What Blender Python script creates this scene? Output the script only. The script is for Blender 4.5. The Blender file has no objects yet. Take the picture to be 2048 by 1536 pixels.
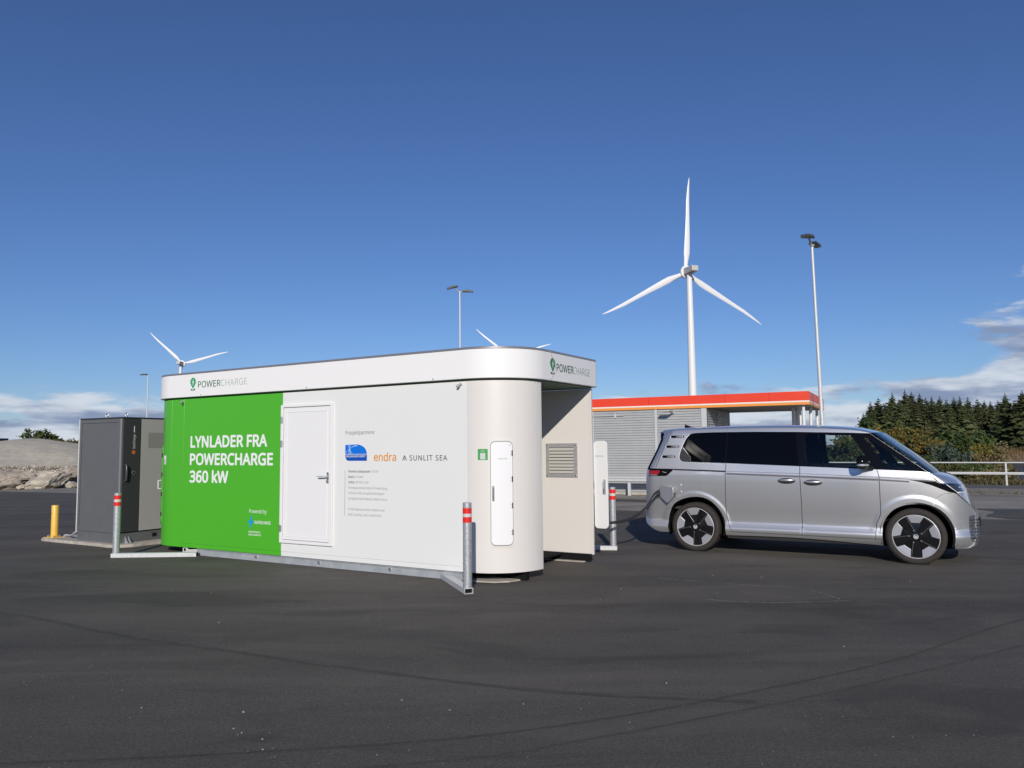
import bpy, bmesh, math, random, os
from mathutils import Vector, Matrix
from mathutils import noise as mnoise
from mathutils.geometry import delaunay_2d_cdt

random.seed(7)
SC = bpy.context.scene
COL = SC.collection
R = math.radians

# ------------------------------------------------------------------ camera
cam_d = bpy.data.cameras.new('camera')
cam = bpy.data.objects.new('camera', cam_d)
COL.objects.link(cam)
cam_d.sensor_width = 36.0
cam_d.lens = 36.0 * 1557.4 / 2048.0
cam_d.clip_start = 0.1
cam_d.clip_end = 12000.0
cam.matrix_world = (Matrix.Translation((0, 0, 1.594)) @ Matrix.Rotation(R(90 + 4.687), 4, 'X')
                    @ Matrix.Rotation(R(-0.585), 4, 'Z'))
SC.camera = cam

# ------------------------------------------------------------------ exposure
SC.view_settings.view_transform = 'Standard'
SC.view_settings.look = 'None'
SC.view_settings.exposure = 0.0
SC.view_settings.gamma = 1.0
SC.view_settings.use_curve_mapping = False
SC.render.engine = 'CYCLES'
SC.cycles.use_denoising = True
SC.cycles.max_bounces = 8
SC.cycles.transparent_max_bounces = 16
SC.cycles.sample_clamp_indirect = 6.0

# ------------------------------------------------------------------ sky
SUN_EL = R(23.0)
SUN_DIR = Vector((-0.017, -1.0, 0)).normalized() * math.cos(SUN_EL) + Vector((0, 0, math.sin(SUN_EL)))
world = bpy.data.worlds.new('World')
SC.world = world
world.use_nodes = True
wn, wl = world.node_tree.nodes, world.node_tree.links
for n in list(wn):
    wn.remove(n)


class NB:
    """small node-tree writer"""
    def __init__(s, nt):
        s.n, s.l = nt.nodes, nt.links

    def new(s, t, **kw):
        n = s.n.new(t)
        for k, v in kw.items():
            setattr(n, k, v)
        return n

    def put(s, sock, v):
        if hasattr(v, 'is_output') or hasattr(v, 'links'):
            s.l.new(v, sock)
        else:
            sock.default_value = v

    def math(s, op, a, b=0.0, c=0.0, clamp=False):
        n = s.new('ShaderNodeMath', operation=op, use_clamp=clamp)
        s.put(n.inputs[0], a)
        s.put(n.inputs[1], b)
        if op in ('MULTIPLY_ADD',):
            s.put(n.inputs[2], c)
        return n.outputs[0]

    def remap(s, v, a, b, c=0.0, d=1.0, smooth=True):
        n = s.new('ShaderNodeMapRange')
        n.interpolation_type = 'SMOOTHSTEP' if smooth else 'LINEAR'
        s.put(n.inputs[0], v)
        for i, q in enumerate((a, b, c, d)):
            n.inputs[i + 1].default_value = q
        return n.outputs[0]

    def mix(s, f, a, b, mode='MIX'):
        n = s.new('ShaderNodeMix', data_type='RGBA', blend_type=mode)
        s.put(n.inputs[0], f)
        for i, q in ((6, a), (7, b)):
            if isinstance(q, tuple):
                q = q if len(q) == 4 else q + (1.0,)
            s.put(n.inputs[i], q)
        return n.outputs[2]

    def noise(s, vec, scale, detail=4.0, rough=0.55, dist=0.0):
        n = s.new('ShaderNodeTexNoise')
        if vec is not None:
            s.put(n.inputs['Vector'], vec)
        n.inputs['Scale'].default_value = scale
        n.inputs['Detail'].default_value = detail
        n.inputs['Roughness'].default_value = rough
        n.inputs['Distortion'].default_value = dist
        return n.outputs[0]

    def mapping(s, vec, loc=(0, 0, 0), rot=(0, 0, 0), scl=(1, 1, 1)):
        n = s.new('ShaderNodeMapping')
        s.put(n.inputs[0], vec)
        n.inputs[1].default_value = loc
        n.inputs[2].default_value = rot
        n.inputs[3].default_value = scl
        return n.outputs[0]


W = NB(world.node_tree)
sky = W.new('ShaderNodeTexSky', sky_type='NISHITA')
sky.sun_disc = False
sky.sun_elevation = SUN_EL
sky.sun_rotation = math.atan2(SUN_DIR.x, SUN_DIR.y)
sky.altitude = 0.0
sky.air_density = 1.0
sky.dust_density = 0.0
sky.ozone_density = 5.0
SKY_STRENGTH = 0.070
# low cloud banks: more of them towards the horizon all the way round
tc = W.new('ShaderNodeTexCoord')
sep = W.new('ShaderNodeSeparateXYZ')
wl.new(tc.outputs['Generated'], sep.inputs[0])
el = sep.outputs[2]
az = W.math('ARCTAN2', sep.outputs[0], sep.outputs[1])
vec1 = W.mapping(tc.outputs['Generated'], loc=(3.1, 0.4, 1.7), scl=(1.0, 1.0, 3.6))
n1 = W.noise(vec1, 11.0, 9.0, 0.56, 0.25)
vec2 = W.mapping(tc.outputs['Generated'], loc=(1.3, 2.2, 0.2), scl=(1.0, 1.0, 2.6))
n2 = W.noise(vec2, 3.2, 2.0, 0.5)
bias = W.math('ADD', W.remap(el, 0.015, 0.105, 0.30, -0.24), W.remap(el, 0.18, 0.34, 0.0, -0.5))
# thicker weather to the right, thinning with height
lobe = W.math('MULTIPLY', W.remap(az, 0.42, 0.59, 0.0, 0.42), W.remap(el, 0.10, 0.25, 1.0, 0.0))
bias = W.math('ADD', bias, lobe)
dens = W.math('ADD', W.math('MULTIPLY_ADD', n1, 1.0, bias), W.math('MULTIPLY', W.math('SUBTRACT', n2, 0.5), 0.5))
cover = W.remap(dens, 0.50, 0.66, 0.0, 0.94)
vec3 = W.mapping(tc.outputs['Generated'], loc=(0.9, 5.4, 0.33), scl=(1.0, 1.0, 5.0))
n3 = W.noise(vec3, 7.0, 6.0, 0.55)
shade = W.remap(n3, 0.36, 0.58, 0.0, 1.0)
grade = W.mix(1.0, sky.outputs[0], (0.86, 0.95, 1.22), 'MULTIPLY')
cloud_col = W.mix(shade, (3.3, 4.2, 6.4), (9.2, 10.0, 11.2))
out_col = W.mix(cover, grade, cloud_col)
bg = W.new('ShaderNodeBackground')
wl.new(out_col, bg.inputs[0])
bg.inputs[1].default_value = SKY_STRENGTH
wo = W.new('ShaderNodeOutputWorld')
wl.new(bg.outputs[0], wo.inputs[0])

# ------------------------------------------------------------------ sun
sun_d = bpy.data.lights.new('sun', 'SUN')
sun_d.energy = 3.75
sun_d.angle = R(0.5)
sun_d.color = (1.0, 0.93, 0.845)
sun = bpy.data.objects.new('sun', sun_d)
COL.objects.link(sun)
sun.rotation_euler = SUN_DIR.to_track_quat('Z', 'Y').to_euler()
sun.location = (0, -20, 30)

# ------------------------------------------------------------------ materials
MATS = {}


def mat(name, col, rough=0.5, metal=0.0, spec=0.5, coat=0.0, var=0.0, vscale=20.0, bump=0.0, bscale=200.0, detail=4.0,
        coat_rough=0.03, stretch=None):
    if name in MATS:
        return MATS[name]
    m = bpy.data.materials.new(name)
    m.use_nodes = True
    b = NB(m.node_tree)
    p = m.node_tree.nodes['Principled BSDF']
    p.inputs['Base Color'].default_value = tuple(col) + (1.0,)
    p.inputs['Roughness'].default_value = rough
    p.inputs['Metallic'].default_value = metal
    p.inputs['Specular IOR Level'].default_value = spec
    p.inputs['Coat Weight'].default_value = coat
    p.inputs['Coat Roughness'].default_value = coat_rough
    if var > 0 or bump > 0:
        t = b.new('ShaderNodeTexCoord')
        v = t.outputs['Object']
        if stretch:
            v = b.mapping(v, scl=stretch)
        if var > 0:
            nz = b.noise(v, vscale, detail, 0.6)
            f = b.remap(nz, 0.3, 0.7, 0.0, 1.0, False)
            lo = tuple(c * (1 - var) for c in col)
            hi = tuple(min(c * (1 + var), 1.0) for c in col)
            b.l.new(b.mix(f, lo, hi), p.inputs['Base Color'])
            b.l.new(b.remap(nz, 0.3, 0.7, max(rough - 0.06, 0.0), min(rough + 0.06, 1.0), False), p.inputs['Roughness'])
        if bump > 0:
            bn = b.new('ShaderNodeBump')
            bn.inputs['Strength'].default_value = bump
            bn.inputs['Distance'].default_value = 0.01
            b.l.new(b.noise(v, bscale, 3.0, 0.6), bn.inputs['Height'])
            b.l.new(bn.outputs[0], p.inputs['Normal'])
    MATS[name] = m
    return m


def leaf_mat(name, cols, rough=0.6):
    """foliage: colour varies clump by clump and leaf by leaf"""
    m = bpy.data.materials.new(name)
    m.use_nodes = True
    b = NB(m.node_tree)
    p = m.node_tree.nodes['Principled BSDF']
    geo = b.new('ShaderNodeNewGeometry')
    oi = b.new('ShaderNodeObjectInfo')
    t = b.new('ShaderNodeTexCoord')
    nz = b.noise(t.outputs['Object'], 0.9, 3.0, 0.6)
    f = b.math('ADD', b.math('MULTIPLY', geo.outputs['Random Per Island'], 0.45), b.math('MULTIPLY', b.remap(nz, 0.3, 0.7, 0, 1, False), 0.55))
    cr = b.new('ShaderNodeValToRGB')
    el_ = cr.color_ramp.elements
    while len(el_) < len(cols):
        el_.new(0.5)
    for i, c in enumerate(cols):
        el_[i].position = i / (len(cols) - 1)
        el_[i].color = tuple(c) + (1.0,)
    b.l.new(f, cr.inputs[0])
    hs = b.new('ShaderNodeHueSaturation')
    b.l.new(cr.outputs[0], hs.inputs['Color'])
    b.l.new(b.math('MULTIPLY_ADD', oi.outputs['Random'], 0.5, 0.78), hs.inputs['Value'])
    b.l.new(b.math('MULTIPLY_ADD', oi.outputs['Random'], 0.03, 0.485), hs.inputs['Hue'])
    b.l.new(hs.outputs[0], p.inputs['Base Color'])
    p.inputs['Roughness'].default_value = rough
    p.inputs['Specular IOR Level'].default_value = 0.25
    MATS[name] = m
    return m


def glass_mat(name, tint, gloss_min=0.05):
    m = bpy.data.materials.new(name)
    m.use_nodes = True
    b = NB(m.node_tree)
    for n in list(b.n):
        b.n.remove(n)
    tr = b.new('ShaderNodeBsdfTransparent')
    tr.inputs[0].default_value = tuple(tint) + (1.0,)
    gl = b.new('ShaderNodeBsdfGlossy')
    gl.inputs['Roughness'].default_value = 0.01
    fr = b.new('ShaderNodeFresnel')
    fr.inputs[0].default_value = 1.5
    ms = b.new('ShaderNodeMixShader')
    b.l.new(b.math('MAXIMUM', fr.outputs[0], gloss_min), ms.inputs[0])
    b.l.new(tr.outputs[0], ms.inputs[1])
    b.l.new(gl.outputs[0], ms.inputs[2])
    o = b.new('ShaderNodeOutputMaterial')
    b.l.new(ms.outputs[0], o.inputs[0])
    MATS[name] = m
    return m


# ------------------------------------------------------------------ mesh helpers
class MB:
    """collects shapes and links them as ONE mesh object"""
    def __init__(s):
        s.v, s.f = [], []

    def add(s, vs, fs):
        o = len(s.v)
        s.v += [tuple(q) for q in vs]
        s.f += [tuple(i + o for i in g) for g in fs]
        return s

    def box(s, x0, x1, y0, y1, z0, z1, rot=None):
        vs = [(x, y, z) for z in (z0, z1) for y in (y0, y1) for x in (x0, x1)]
        if rot is not None:
            vs = [rot @ Vector(q) for q in vs]
        return s.add(vs, [(0, 2, 3, 1), (4, 5, 7, 6), (0, 1, 5, 4), (2, 6, 7, 3), (0, 4, 6, 2), (1, 3, 7, 5)])

    def cyl(s, p0, p1, r0, r1=None, n=16, caps=True):
        r1 = r0 if r1 is None else r1
        p0, p1 = Vector(p0), Vector(p1)
        d = (p1 - p0).normalized()
        a = Vector((0, 0, 1)) if abs(d.z) < 0.95 else Vector((1, 0, 0))
        u = d.cross(a).normalized()
        w = d.cross(u)
        vs = []
        for p, r in ((p0, r0), (p1, r1)):
            for i in range(n):
                t = 2 * math.pi * i / n
                vs.append(p + u * math.cos(t) * r + w * math.sin(t) * r)
        fs = [(i, (i + 1) % n, n + (i + 1) % n, n + i) for i in range(n)]
        if caps:
            fs += [tuple(range(n))[::-1], tuple(range(n, 2 * n))]
        return s.add(vs, fs)

    def tube(s, pts, r, n=10, caps=True):
        pts = [Vector(p) for p in pts]
        rs = r if isinstance(r, (list, tuple)) else [r] * len(pts)
        vs, fs = [], []
        prev = None
        for k, p in enumerate(pts):
            d = (pts[min(k + 1, len(pts) - 1)] - pts[max(k - 1, 0)]).normalized()
            if prev is None:
                a = Vector((0, 0, 1)) if abs(d.z) < 0.9 else Vector((1, 0, 0))
                u = d.cross(a).normalized()
            else:
                u = (prev - d * prev.dot(d)).normalized()
            prev = u
            w = d.cross(u)
            for i in range(n):
                t = 2 * math.pi * i / n
                vs.append(p + (u * math.cos(t) + w * math.sin(t)) * rs[k])
        m = len(pts)
        for k in range(m - 1):
            for i in range(n):
                j = (i + 1) % n
                fs.append((k * n + i, k * n + j, (k + 1) * n + j, (k + 1) * n + i))
        if caps:
            fs += [tuple(range(n))[::-1], tuple(range((m - 1) * n, m * n))]
        return s.add(vs, fs)

    def prism(s, poly, f0, f1):
        """poly: 2D points, f0/f1 map a 2D point to the two end faces"""
        n = len(poly)
        vs = [f0(p) for p in poly] + [f1(p) for p in poly]
        fs = [tuple(range(n))[::-1], tuple(range(n, 2 * n))]
        fs += [(i, (i + 1) % n, n + (i + 1) % n, n + i) for i in range(n)]
        return s.add(vs, fs)

    def lathe(s, prof, n=48, axis='Y', c=(0, 0, 0), closed=False):
        """prof: (radius, height along the axis)"""
        vs, fs = [], []
        for (r, h) in prof:
            for i in range(n):
                t = 2 * math.pi * i / n
                a, b = r * math.cos(t), r * math.sin(t)
                q = (a, h, b) if axis == 'Y' else (a, b, h)
                vs.append((q[0] + c[0], q[1] + c[1], q[2] + c[2]))
        m = len(prof)
        for k in range(m if closed else m - 1):
            k2 = (k + 1) % m
            for i in range(n):
                j = (i + 1) % n
                fs.append((k * n + i, k * n + j, k2 * n + j, k2 * n + i))
        return s.add(vs, fs)

    def build(s, name, material, parent=None, smooth=False, bevel=0.0, angle=40, loc=None, fix=True):
        me = bpy.data.meshes.new(name)
        me.from_pydata(s.v, [], s.f)
        if fix:
            bm = bmesh.new()
            bm.from_mesh(me)
            bmesh.ops.recalc_face_normals(bm, faces=bm.faces)
            bm.to_mesh(me)
            bm.free()
        me.materials.append(material)
        if smooth:
            me.polygons.foreach_set('use_smooth', [True] * len(me.polygons))
            if angle < 180:
                me.set_sharp_from_angle(angle=R(angle))
        o = bpy.data.objects.new(name, me)
        COL.objects.link(o)
        if parent is not None:
            o.parent = parent
        if loc is not None:
            o.location = loc
        if bevel > 0:
            b = o.modifiers.new('bevel', 'BEVEL')
            b.width = bevel
            b.segments = 2
            b.limit_method = 'ANGLE'
        return o


def tag(o, label=None, cat=None, group=None, kind=None):
    if label:
        o['label'] = label
    if cat:
        o['category'] = cat
    if group:
        o['group'] = group
    if kind:
        o['kind'] = kind
    return o


def empty(name, loc=(0, 0, 0), rz=0.0):
    o = bpy.data.objects.new(name, None)
    o.empty_display_size = 0.2
    o.location = loc
    o.rotation_euler = (0, 0, rz)
    COL.objects.link(o)
    return o


def kids(o):
    return [c for c in COL.objects if c.parent is o]


def copy_tree(o, parent=None):
    c = o.copy()
    COL.objects.link(c)
    c.parent = parent
    for ch in list(o.children):
        copy_tree(ch, c)
    return c


def instance(o, name, parent, loc=(0, 0, 0), rot=(0, 0, 0), scl=(1, 1, 1)):
    c = o.copy()
    COL.objects.link(c)
    c.parent = parent
    c.location, c.rotation_euler, c.scale = loc, rot, scl
    return c


def arc(cx, cy, r, a0, a1, n):
    return [(cx + r * math.cos(R(a0 + (a1 - a0) * i / n)), cy + r * math.sin(R(a0 + (a1 - a0) * i / n))) for i in range(n + 1)]


def round_rect(x0, x1, z0, z1, r, n=6):
    return (arc(x1 - r, z0 + r, r, -90, 0, n) + arc(x1 - r, z1 - r, r, 0, 90, n)
            + arc(x0 + r, z1 - r, r, 90, 180, n) + arc(x0 + r, z0 + r, r, 180, 270, n))


def in_poly(x, y, poly):
    c = False
    j = len(poly) - 1
    for i in range(len(poly)):
        xi, yi = poly[i]
        xj, yj = poly[j]
        if (yi > y) != (yj > y) and x < (xj - xi) * (y - yi) / (yj - yi) + xi:
            c = not c
        j = i
    return c


def densify(pts, step, closed=False):
    out = []
    n = len(pts)
    for i in range(n if closed else n - 1):
        a, b = pts[i], pts[(i + 1) % n]
        k = max(1, int(math.dist(a, b) / step + 0.5))
        for q in range(k):
            t = q / k
            out.append((a[0] + (b[0] - a[0]) * t, a[1] + (b[1] - a[1]) * t))
    if not closed:
        out.append(pts[-1])
    return out


def clean(pts, closed=True):
    out = []
    for p in pts:
        if not out or math.dist(p, out[-1]) > 2e-4:
            out.append(p)
    if closed and len(out) > 1 and math.dist(out[0], out[-1]) < 2e-4:
        out.pop()
    return out


def cdt(lines, grid):
    """lines: list of (points, closed); grid: loose points -> verts, triangles"""
    vs, es = [], []
    for pts, closed in lines:
        pts = clean(pts, closed)
        o = len(vs)
        vs += [Vector(p) for p in pts]
        n = len(pts)
        es += [(o + i, o + (i + 1) % n) for i in range(n if closed else n - 1)]
    vs += [Vector(p) for p in grid]
    r = delaunay_2d_cdt(vs, es, [], 0, 1e-5)
    return r[0], r[2]


def smooth_poly(pts, n=6, closed=True):
    """Catmull-Rom through the points"""
    out = []
    m = len(pts)
    for i in range(m if closed else m - 1):
        p0, p1, p2, p3 = (pts[(i + k - 1) % m] if closed else pts[min(max(i + k - 1, 0), m - 1)] for k in range(4))
        for q in range(n):
            t = q / n
            out.append(tuple(0.5 * ((2 * b) + (c - a) * t + (2 * a - 5 * b + 4 * c - d) * t * t + (-a + 3 * b - 3 * c + d) * t ** 3)
                             for a, b, c, d in zip(p0, p1, p2, p3)))
    if not closed:
        out.append(pts[-1])
    return out


def lettering(text, name, material, parent, place, w=None, h=0.1, bold=0.0, align=0.0, space=1.0):
    """flat print: place(x, z) maps text coordinates (0 = left end of the baseline) to 3D; h is the cap height"""
    cu = bpy.data.curves.new(name, 'FONT')
    cu.body = text
    if FONT[0]:
        cu.font = FONT[0]
    cu.size = 1.0
    cu.offset = min(bold, 0.0)
    cu.space_character = space
    cu.resolution_u = 4
    tmp = bpy.data.objects.new('tmp', cu)
    COL.objects.link(tmp)
    dg = bpy.context.evaluated_depsgraph_get()
    dg.update()
    me = bpy.data.meshes.new_from_object(tmp.evaluated_get(dg))
    bpy.data.objects.remove(tmp)
    xs = [v.co.x for v in me.vertices]
    x0, x1 = min(xs), max(xs)
    cap = CAP[0]
    sz = h / cap
    sx = sz if w is None else w / (x1 - x0)
    if bold > 0:                      # heavier strokes: the glyphs repeated round themselves, each layer a hair further out
        base = [(v.co.x, v.co.y) for v in me.vertices]
        fs = [tuple(p.vertices) for p in me.polygons]
        vs, f2 = [], []
        layers = [(0, 0)] + [(math.cos(k * math.pi / 4), math.sin(k * math.pi / 4)) for k in range(8)]
        q0 = Vector(place(0, 0))
        nrm = (Vector(place(.01, 0)) - q0).cross(Vector(place(0, .01)) - q0).normalized()
        for k, (dx, dy) in enumerate(layers):
            o_ = len(vs)
            vs += [Vector(place((x - x0 + dx * bold) * sx, (y + dy * bold) * sz)) + nrm * (k * 6e-5) for x, y in base]
            f2 += [tuple(i + o_ for i in f) for f in fs]
        me = bpy.data.meshes.new(name)
        me.from_pydata(vs, [], f2)
    else:
        for v in me.vertices:
            v.co = place((v.co.x - x0) * sx, v.co.y * sz)
    me.materials.clear()
    me.materials.append(material)
    me.name = name
    o = bpy.data.objects.new(name, me)
    COL.objects.link(o)
    o.parent = parent
    return o


CAP = [0.7]
FONT = [None]
try:      # the plain grotesque that ships inside Blender; the built-in face stands in for it
    FONT[0] = bpy.data.fonts.load(os.path.join(bpy.utils.system_resource('DATAFILES'), 'fonts', 'NotoSansHebrew-Regular.woff2'))
except Exception:
    FONT[0] = None


def measure_cap():
    cu = bpy.data.curves.new('cap', 'FONT')
    cu.body = 'H'
    if FONT[0]:
        cu.font = FONT[0]
    tmp = bpy.data.objects.new('tmp', cu)
    COL.objects.link(tmp)
    dg = bpy.context.evaluated_depsgraph_get()
    me = bpy.data.meshes.new_from_object(tmp.evaluated_get(dg))
    CAP[0] = max(v.co.y for v in me.vertices)
    bpy.data.objects.remove(tmp)
    bpy.data.meshes.remove(me)


measure_cap()

M_WHITE = mat('panel_white', (0.755, 0.765, 0.745), 0.32)
M_FASCIA = mat('fascia_white', (0.84, 0.835, 0.815), 0.28)
M_CREAM = mat('cover_cream', (0.70, 0.675, 0.635), 0.38)
M_GREEN = mat('panel_green', (0.075, 0.43, 0.022), 0.33)
M_GALV = mat('galvanised_steel', (0.50, 0.52, 0.53), 0.45, 0.55, var=0.22, vscale=45.0)
M_GALVP = mat('galvanised_plain', (0.60, 0.61, 0.61), 0.5, 0.25, var=0.12, vscale=30.0)
M_STEEL = mat('brushed_steel', (0.62, 0.62, 0.62), 0.3, 0.9)
M_CHROME = mat('chrome', (0.8, 0.8, 0.8), 0.12, 1.0)
M_BLACK = mat('black_plastic', (0.012, 0.012, 0.013), 0.45)
M_GLOSSBLACK = mat('gloss_black', (0.005, 0.005, 0.006), 0.08, spec=0.22)
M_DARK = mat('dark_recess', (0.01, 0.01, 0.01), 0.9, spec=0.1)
M_RUBBER = mat('rubber', (0.030, 0.026, 0.023), 0.85, var=0.25, vscale=25.0)
M_CABLE = mat('cable_rubber', (0.016, 0.016, 0.018), 0.55)
M_PRINTW = mat('print_white', (0.80, 0.82, 0.80), 0.5)
M_PRINTG = mat('print_green', (0.03, 0.24, 0.09), 0.5)
M_PRINTDG = mat('print_dark_green', (0.03, 0.10, 0.07), 0.5)
M_PRINTPG = mat('print_pale_green', (0.13, 0.30, 0.20), 0.5)
M_PRINTGREY = mat('print_grey', (0.16, 0.16, 0.17), 0.5)
M_PRINTDK = mat('print_dark', (0.035, 0.04, 0.04), 0.5)
M_PRINTBL = mat('print_blue', (0.0, 0.16, 0.68), 0.5)
M_PRINTBL2 = mat('print_deep_blue', (0.0, 0.075, 0.42), 0.5)
M_PRINTSKY = mat('print_sky_blue', (0.0, 0.30, 0.80), 0.5)
M_PRINTOR = mat('print_orange', (0.72, 0.33, 0.07), 0.5)
M_CONC = mat('concrete', (0.42, 0.385, 0.33), 0.9, var=0.22, vscale=9.0, bump=0.3, bscale=60.0)
M_RED = mat('reflective_red', (0.72, 0.025, 0.02), 0.35)
M_REFW = mat('reflective_grey', (0.62, 0.60, 0.56), 0.35)

# ================================================================== GROUND
def sstep(a, b, x):
    t = min(max((x - a) / (b - a), 0.0), 1.0)
    return t * t * (3 - 2 * t)


RAILP = Vector((18.2, 29.7, 0))
RAILD = Vector((0.857, -0.515, 0))
RAILN = Vector((0.515, 0.857, 0))


def terrain_z(x, y):
    q = (x - RAILP.x) * RAILN.x + (y - RAILP.y) * RAILN.y
    u = (x - RAILP.x) * RAILD.x + (y - RAILP.y) * RAILD.y
    z = -0.03
    if q > 1.0:
        bank = sstep(1.2, 26, q) * (1 - sstep(112, 124, q))
        lat = sstep(-52, -26, u)
        z -= 2.6 * bank * lat
        z += 0.10 * mnoise.noise((x * 0.25, y * 0.25, 0)) * sstep(1.5, 6, q)
    # rubble bank on the left, behind the boulders
    d = (y - (35.6 - 0.30 * (x + 20)))
    if x < -6 and d > 0 and y < 120:
        z += 0.52 * sstep(0, 4.0, d) * (1 - sstep(-12, -6, x)) + 0.10 * mnoise.noise((x * 0.8, y * 0.8, 3)) * sstep(0.5, 3, d)
    if math.hypot(x, y) > 300:
        z -= 0.5
    return z


def sheet_axis(fine0, fine1, step, far):
    a = [fine0 + i * step for i in range(int((fine1 - fine0) / step) + 1)]
    k, s = fine1, step
    while k < far:
        s *= 1.35
        k += s
        a.append(k)
    k, s = fine0, step
    lo = []
    while k > -far:
        s *= 1.35
        k -= s
        lo.append(k)
    return lo[::-1] + a


xs = sheet_axis(-50, 80, 1.3, 5000)
ys = sheet_axis(-10, 140, 1.3, 5000)
g = MB()
g.v = [(x, y, terrain_z(x, y)) for y in ys for x in xs]
nx = len(xs)
g.f = [(j * nx + i, j * nx + i + 1, (j + 1) * nx + i + 1, (j + 1) * nx + i) for j in range(len(ys) - 1) for i in range(nx - 1)]


def ground_material():
    m = bpy.data.materials.new('rough_ground')
    m.use_nodes = True
    b = NB(m.node_tree)
    p = m.node_tree.nodes['Principled BSDF']
    t = b.new('ShaderNodeTexCoord').outputs['Object']
    n_a = b.noise(t, 0.35, 6.0, 0.6)
    n_b = b.noise(t, 3.0, 8.0, 0.65)
    n_c = b.noise(t, 30.0, 4.0, 0.6)
    c = b.mix(b.remap(n_a, 0.42, 0.6), (0.21, 0.18, 0.14), (0.10, 0.095, 0.04))
    c = b.mix(b.math('MULTIPLY', b.remap(n_b, 0.4, 0.65), 0.6), c, (0.29, 0.25, 0.20))
    c = b.mix(b.math('MULTIPLY', b.remap(n_c, 0.45, 0.6), 0.5), c, (0.09, 0.085, 0.06))
    b.l.new(c, p.inputs['Base Color'])
    p.inputs['Roughness'].default_value = 0.95
    p.inputs['Specular IOR Level'].default_value = 0.1
    bn = b.new('ShaderNodeBump')
    bn.inputs['Distance'].default_value = 0.05
    b.l.new(n_b, bn.inputs['Height'])
    b.l.new(bn.outputs[0], p.inputs['Normal'])
    return m


tag(g.build('ground', ground_material(), smooth=True, angle=180), kind='structure')


def asphalt_material(name, base, warm, light, streak=1.0):
    m = bpy.data.materials.new(name)
    m.use_nodes = True
    b = NB(m.node_tree)
    p = m.node_tree.nodes['Principled BSDF']
    t = b.new('ShaderNodeTexCoord').outputs['Object']
    big = b.noise(t, 0.22, 5.0, 0.55, 0.4)
    band = b.noise(b.mapping(t, rot=(0, 0, R(24)), scl=(0.16, 1.25, 1)), 1.0, 5.0, 0.6, 0.5)
    mid = b.noise(t, 2.6, 6.0, 0.65)
    fine = b.noise(t, 55.0, 5.0, 0.7)
    grain = b.noise(t, 230.0, 2.0, 0.6)
    coarse = b.noise(t, 24.0, 4.0, 0.7)
    patch = b.noise(b.mapping(t, rot=(0, 0, R(12)), scl=(0.55, 1.5, 1)), 0.75, 6.0, 0.62, 0.8)
    c = b.mix(b.remap(big, 0.35, 0.65), base, warm)
    c = b.mix(b.math('MULTIPLY', b.remap(band, 0.42, 0.70), 0.75 * streak), c, tuple(k * 1.55 for k in base))
    c = b.mix(b.math('MULTIPLY', b.remap(band, 0.46, 0.28), 0.65 * streak), c, tuple(k * 0.62 for k in base))
    c = b.mix(b.math('MULTIPLY', b.remap(mid, 0.48, 0.70), 0.50), c, tuple(k * 1.6 for k in base))
    c = b.mix(b.math('MULTIPLY', b.remap(fine, 0.46, 0.60), 0.62), c, tuple(k * 0.38 for k in base))
    c = b.mix(b.math('MULTIPLY', b.remap(coarse, 0.54, 0.68), 0.45), c, tuple(k * 1.9 for k in base))
    c = b.mix(b.math('MULTIPLY', b.remap(grain, 0.52, 0.68), 0.70), c, light)
    c = b.mix(b.math('MULTIPLY', b.remap(patch, 0.50, 0.66), 0.40), c, tuple(k * 1.55 for k in warm))
    c = b.mix(b.math('MULTIPLY', b.remap(patch, 0.46, 0.34), 0.45), c, tuple(k * 0.55 for k in base))
    vor = b.new('ShaderNodeTexVoronoi')
    b.l.new(t, vor.inputs['Vector'])
    vor.inputs['Scale'].default_value = 26.0
    chip = b.math('LESS_THAN', vor.outputs['Distance'], b.math('MULTIPLY', b.remap(b.noise(t, 6.0, 2.0), 0.5, 0.75), 0.11))
    c = b.mix(b.math('MULTIPLY', chip, 0.75), c, tuple(min(k * 2.2, 0.5) for k in light))
    b.l.new(c, p.inputs['Base Color'])
    b.l.new(b.remap(mid, 0.3, 0.7, 0.78, 0.93, False), p.inputs['Roughness'])
    p.inputs['Specular IOR Level'].default_value = 0.35
    bn = b.new('ShaderNodeBump')
    bn.inputs['Strength'].default_value = 0.8
    bn.inputs['Distance'].default_value = 0.008
    b.l.new(b.math('ADD', b.math('MULTIPLY', fine, 0.8), grain), bn.inputs['Height'])
    b.l.new(bn.outputs[0], p.inputs['Normal'])
    return m


A_NEW = asphalt_material('asphalt_new', (0.086, 0.078, 0.067), (0.102, 0.090, 0.073), (0.22, 0.205, 0.185))
A_OLD = asphalt_material('asphalt_old', (0.25, 0.232, 0.20), (0.285, 0.262, 0.22), (0.42, 0.39, 0.34), 0.5)
A_PATCH = asphalt_material('asphalt_patch', (0.085, 0.080, 0.074), (0.10, 0.094, 0.083), (0.17, 0.165, 0.15), 0.6)


def flat(name, poly, z, material, kind='structure', cell=None):
    m = MB()
    m.add([(x, y, z) for x, y in poly], [tuple(range(len(poly)))])
    return tag(m.build(name, material), kind=kind)


def ragged(poly, step, amp, seed):
    out = []
    for i, (x, y) in enumerate(densify(poly, step, True)):
        out.append((x + amp * mnoise.noise((x * 1.7, y * 1.7, seed)) + 0.4 * amp * mnoise.noise((x * 7, y * 7, seed + 5)),
                    y + amp * mnoise.noise((x * 1.7 + 9, y * 1.7, seed + 2)) + 0.4 * amp * mnoise.noise((x * 7, y * 7 + 4, seed + 8))))
    return out


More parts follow.
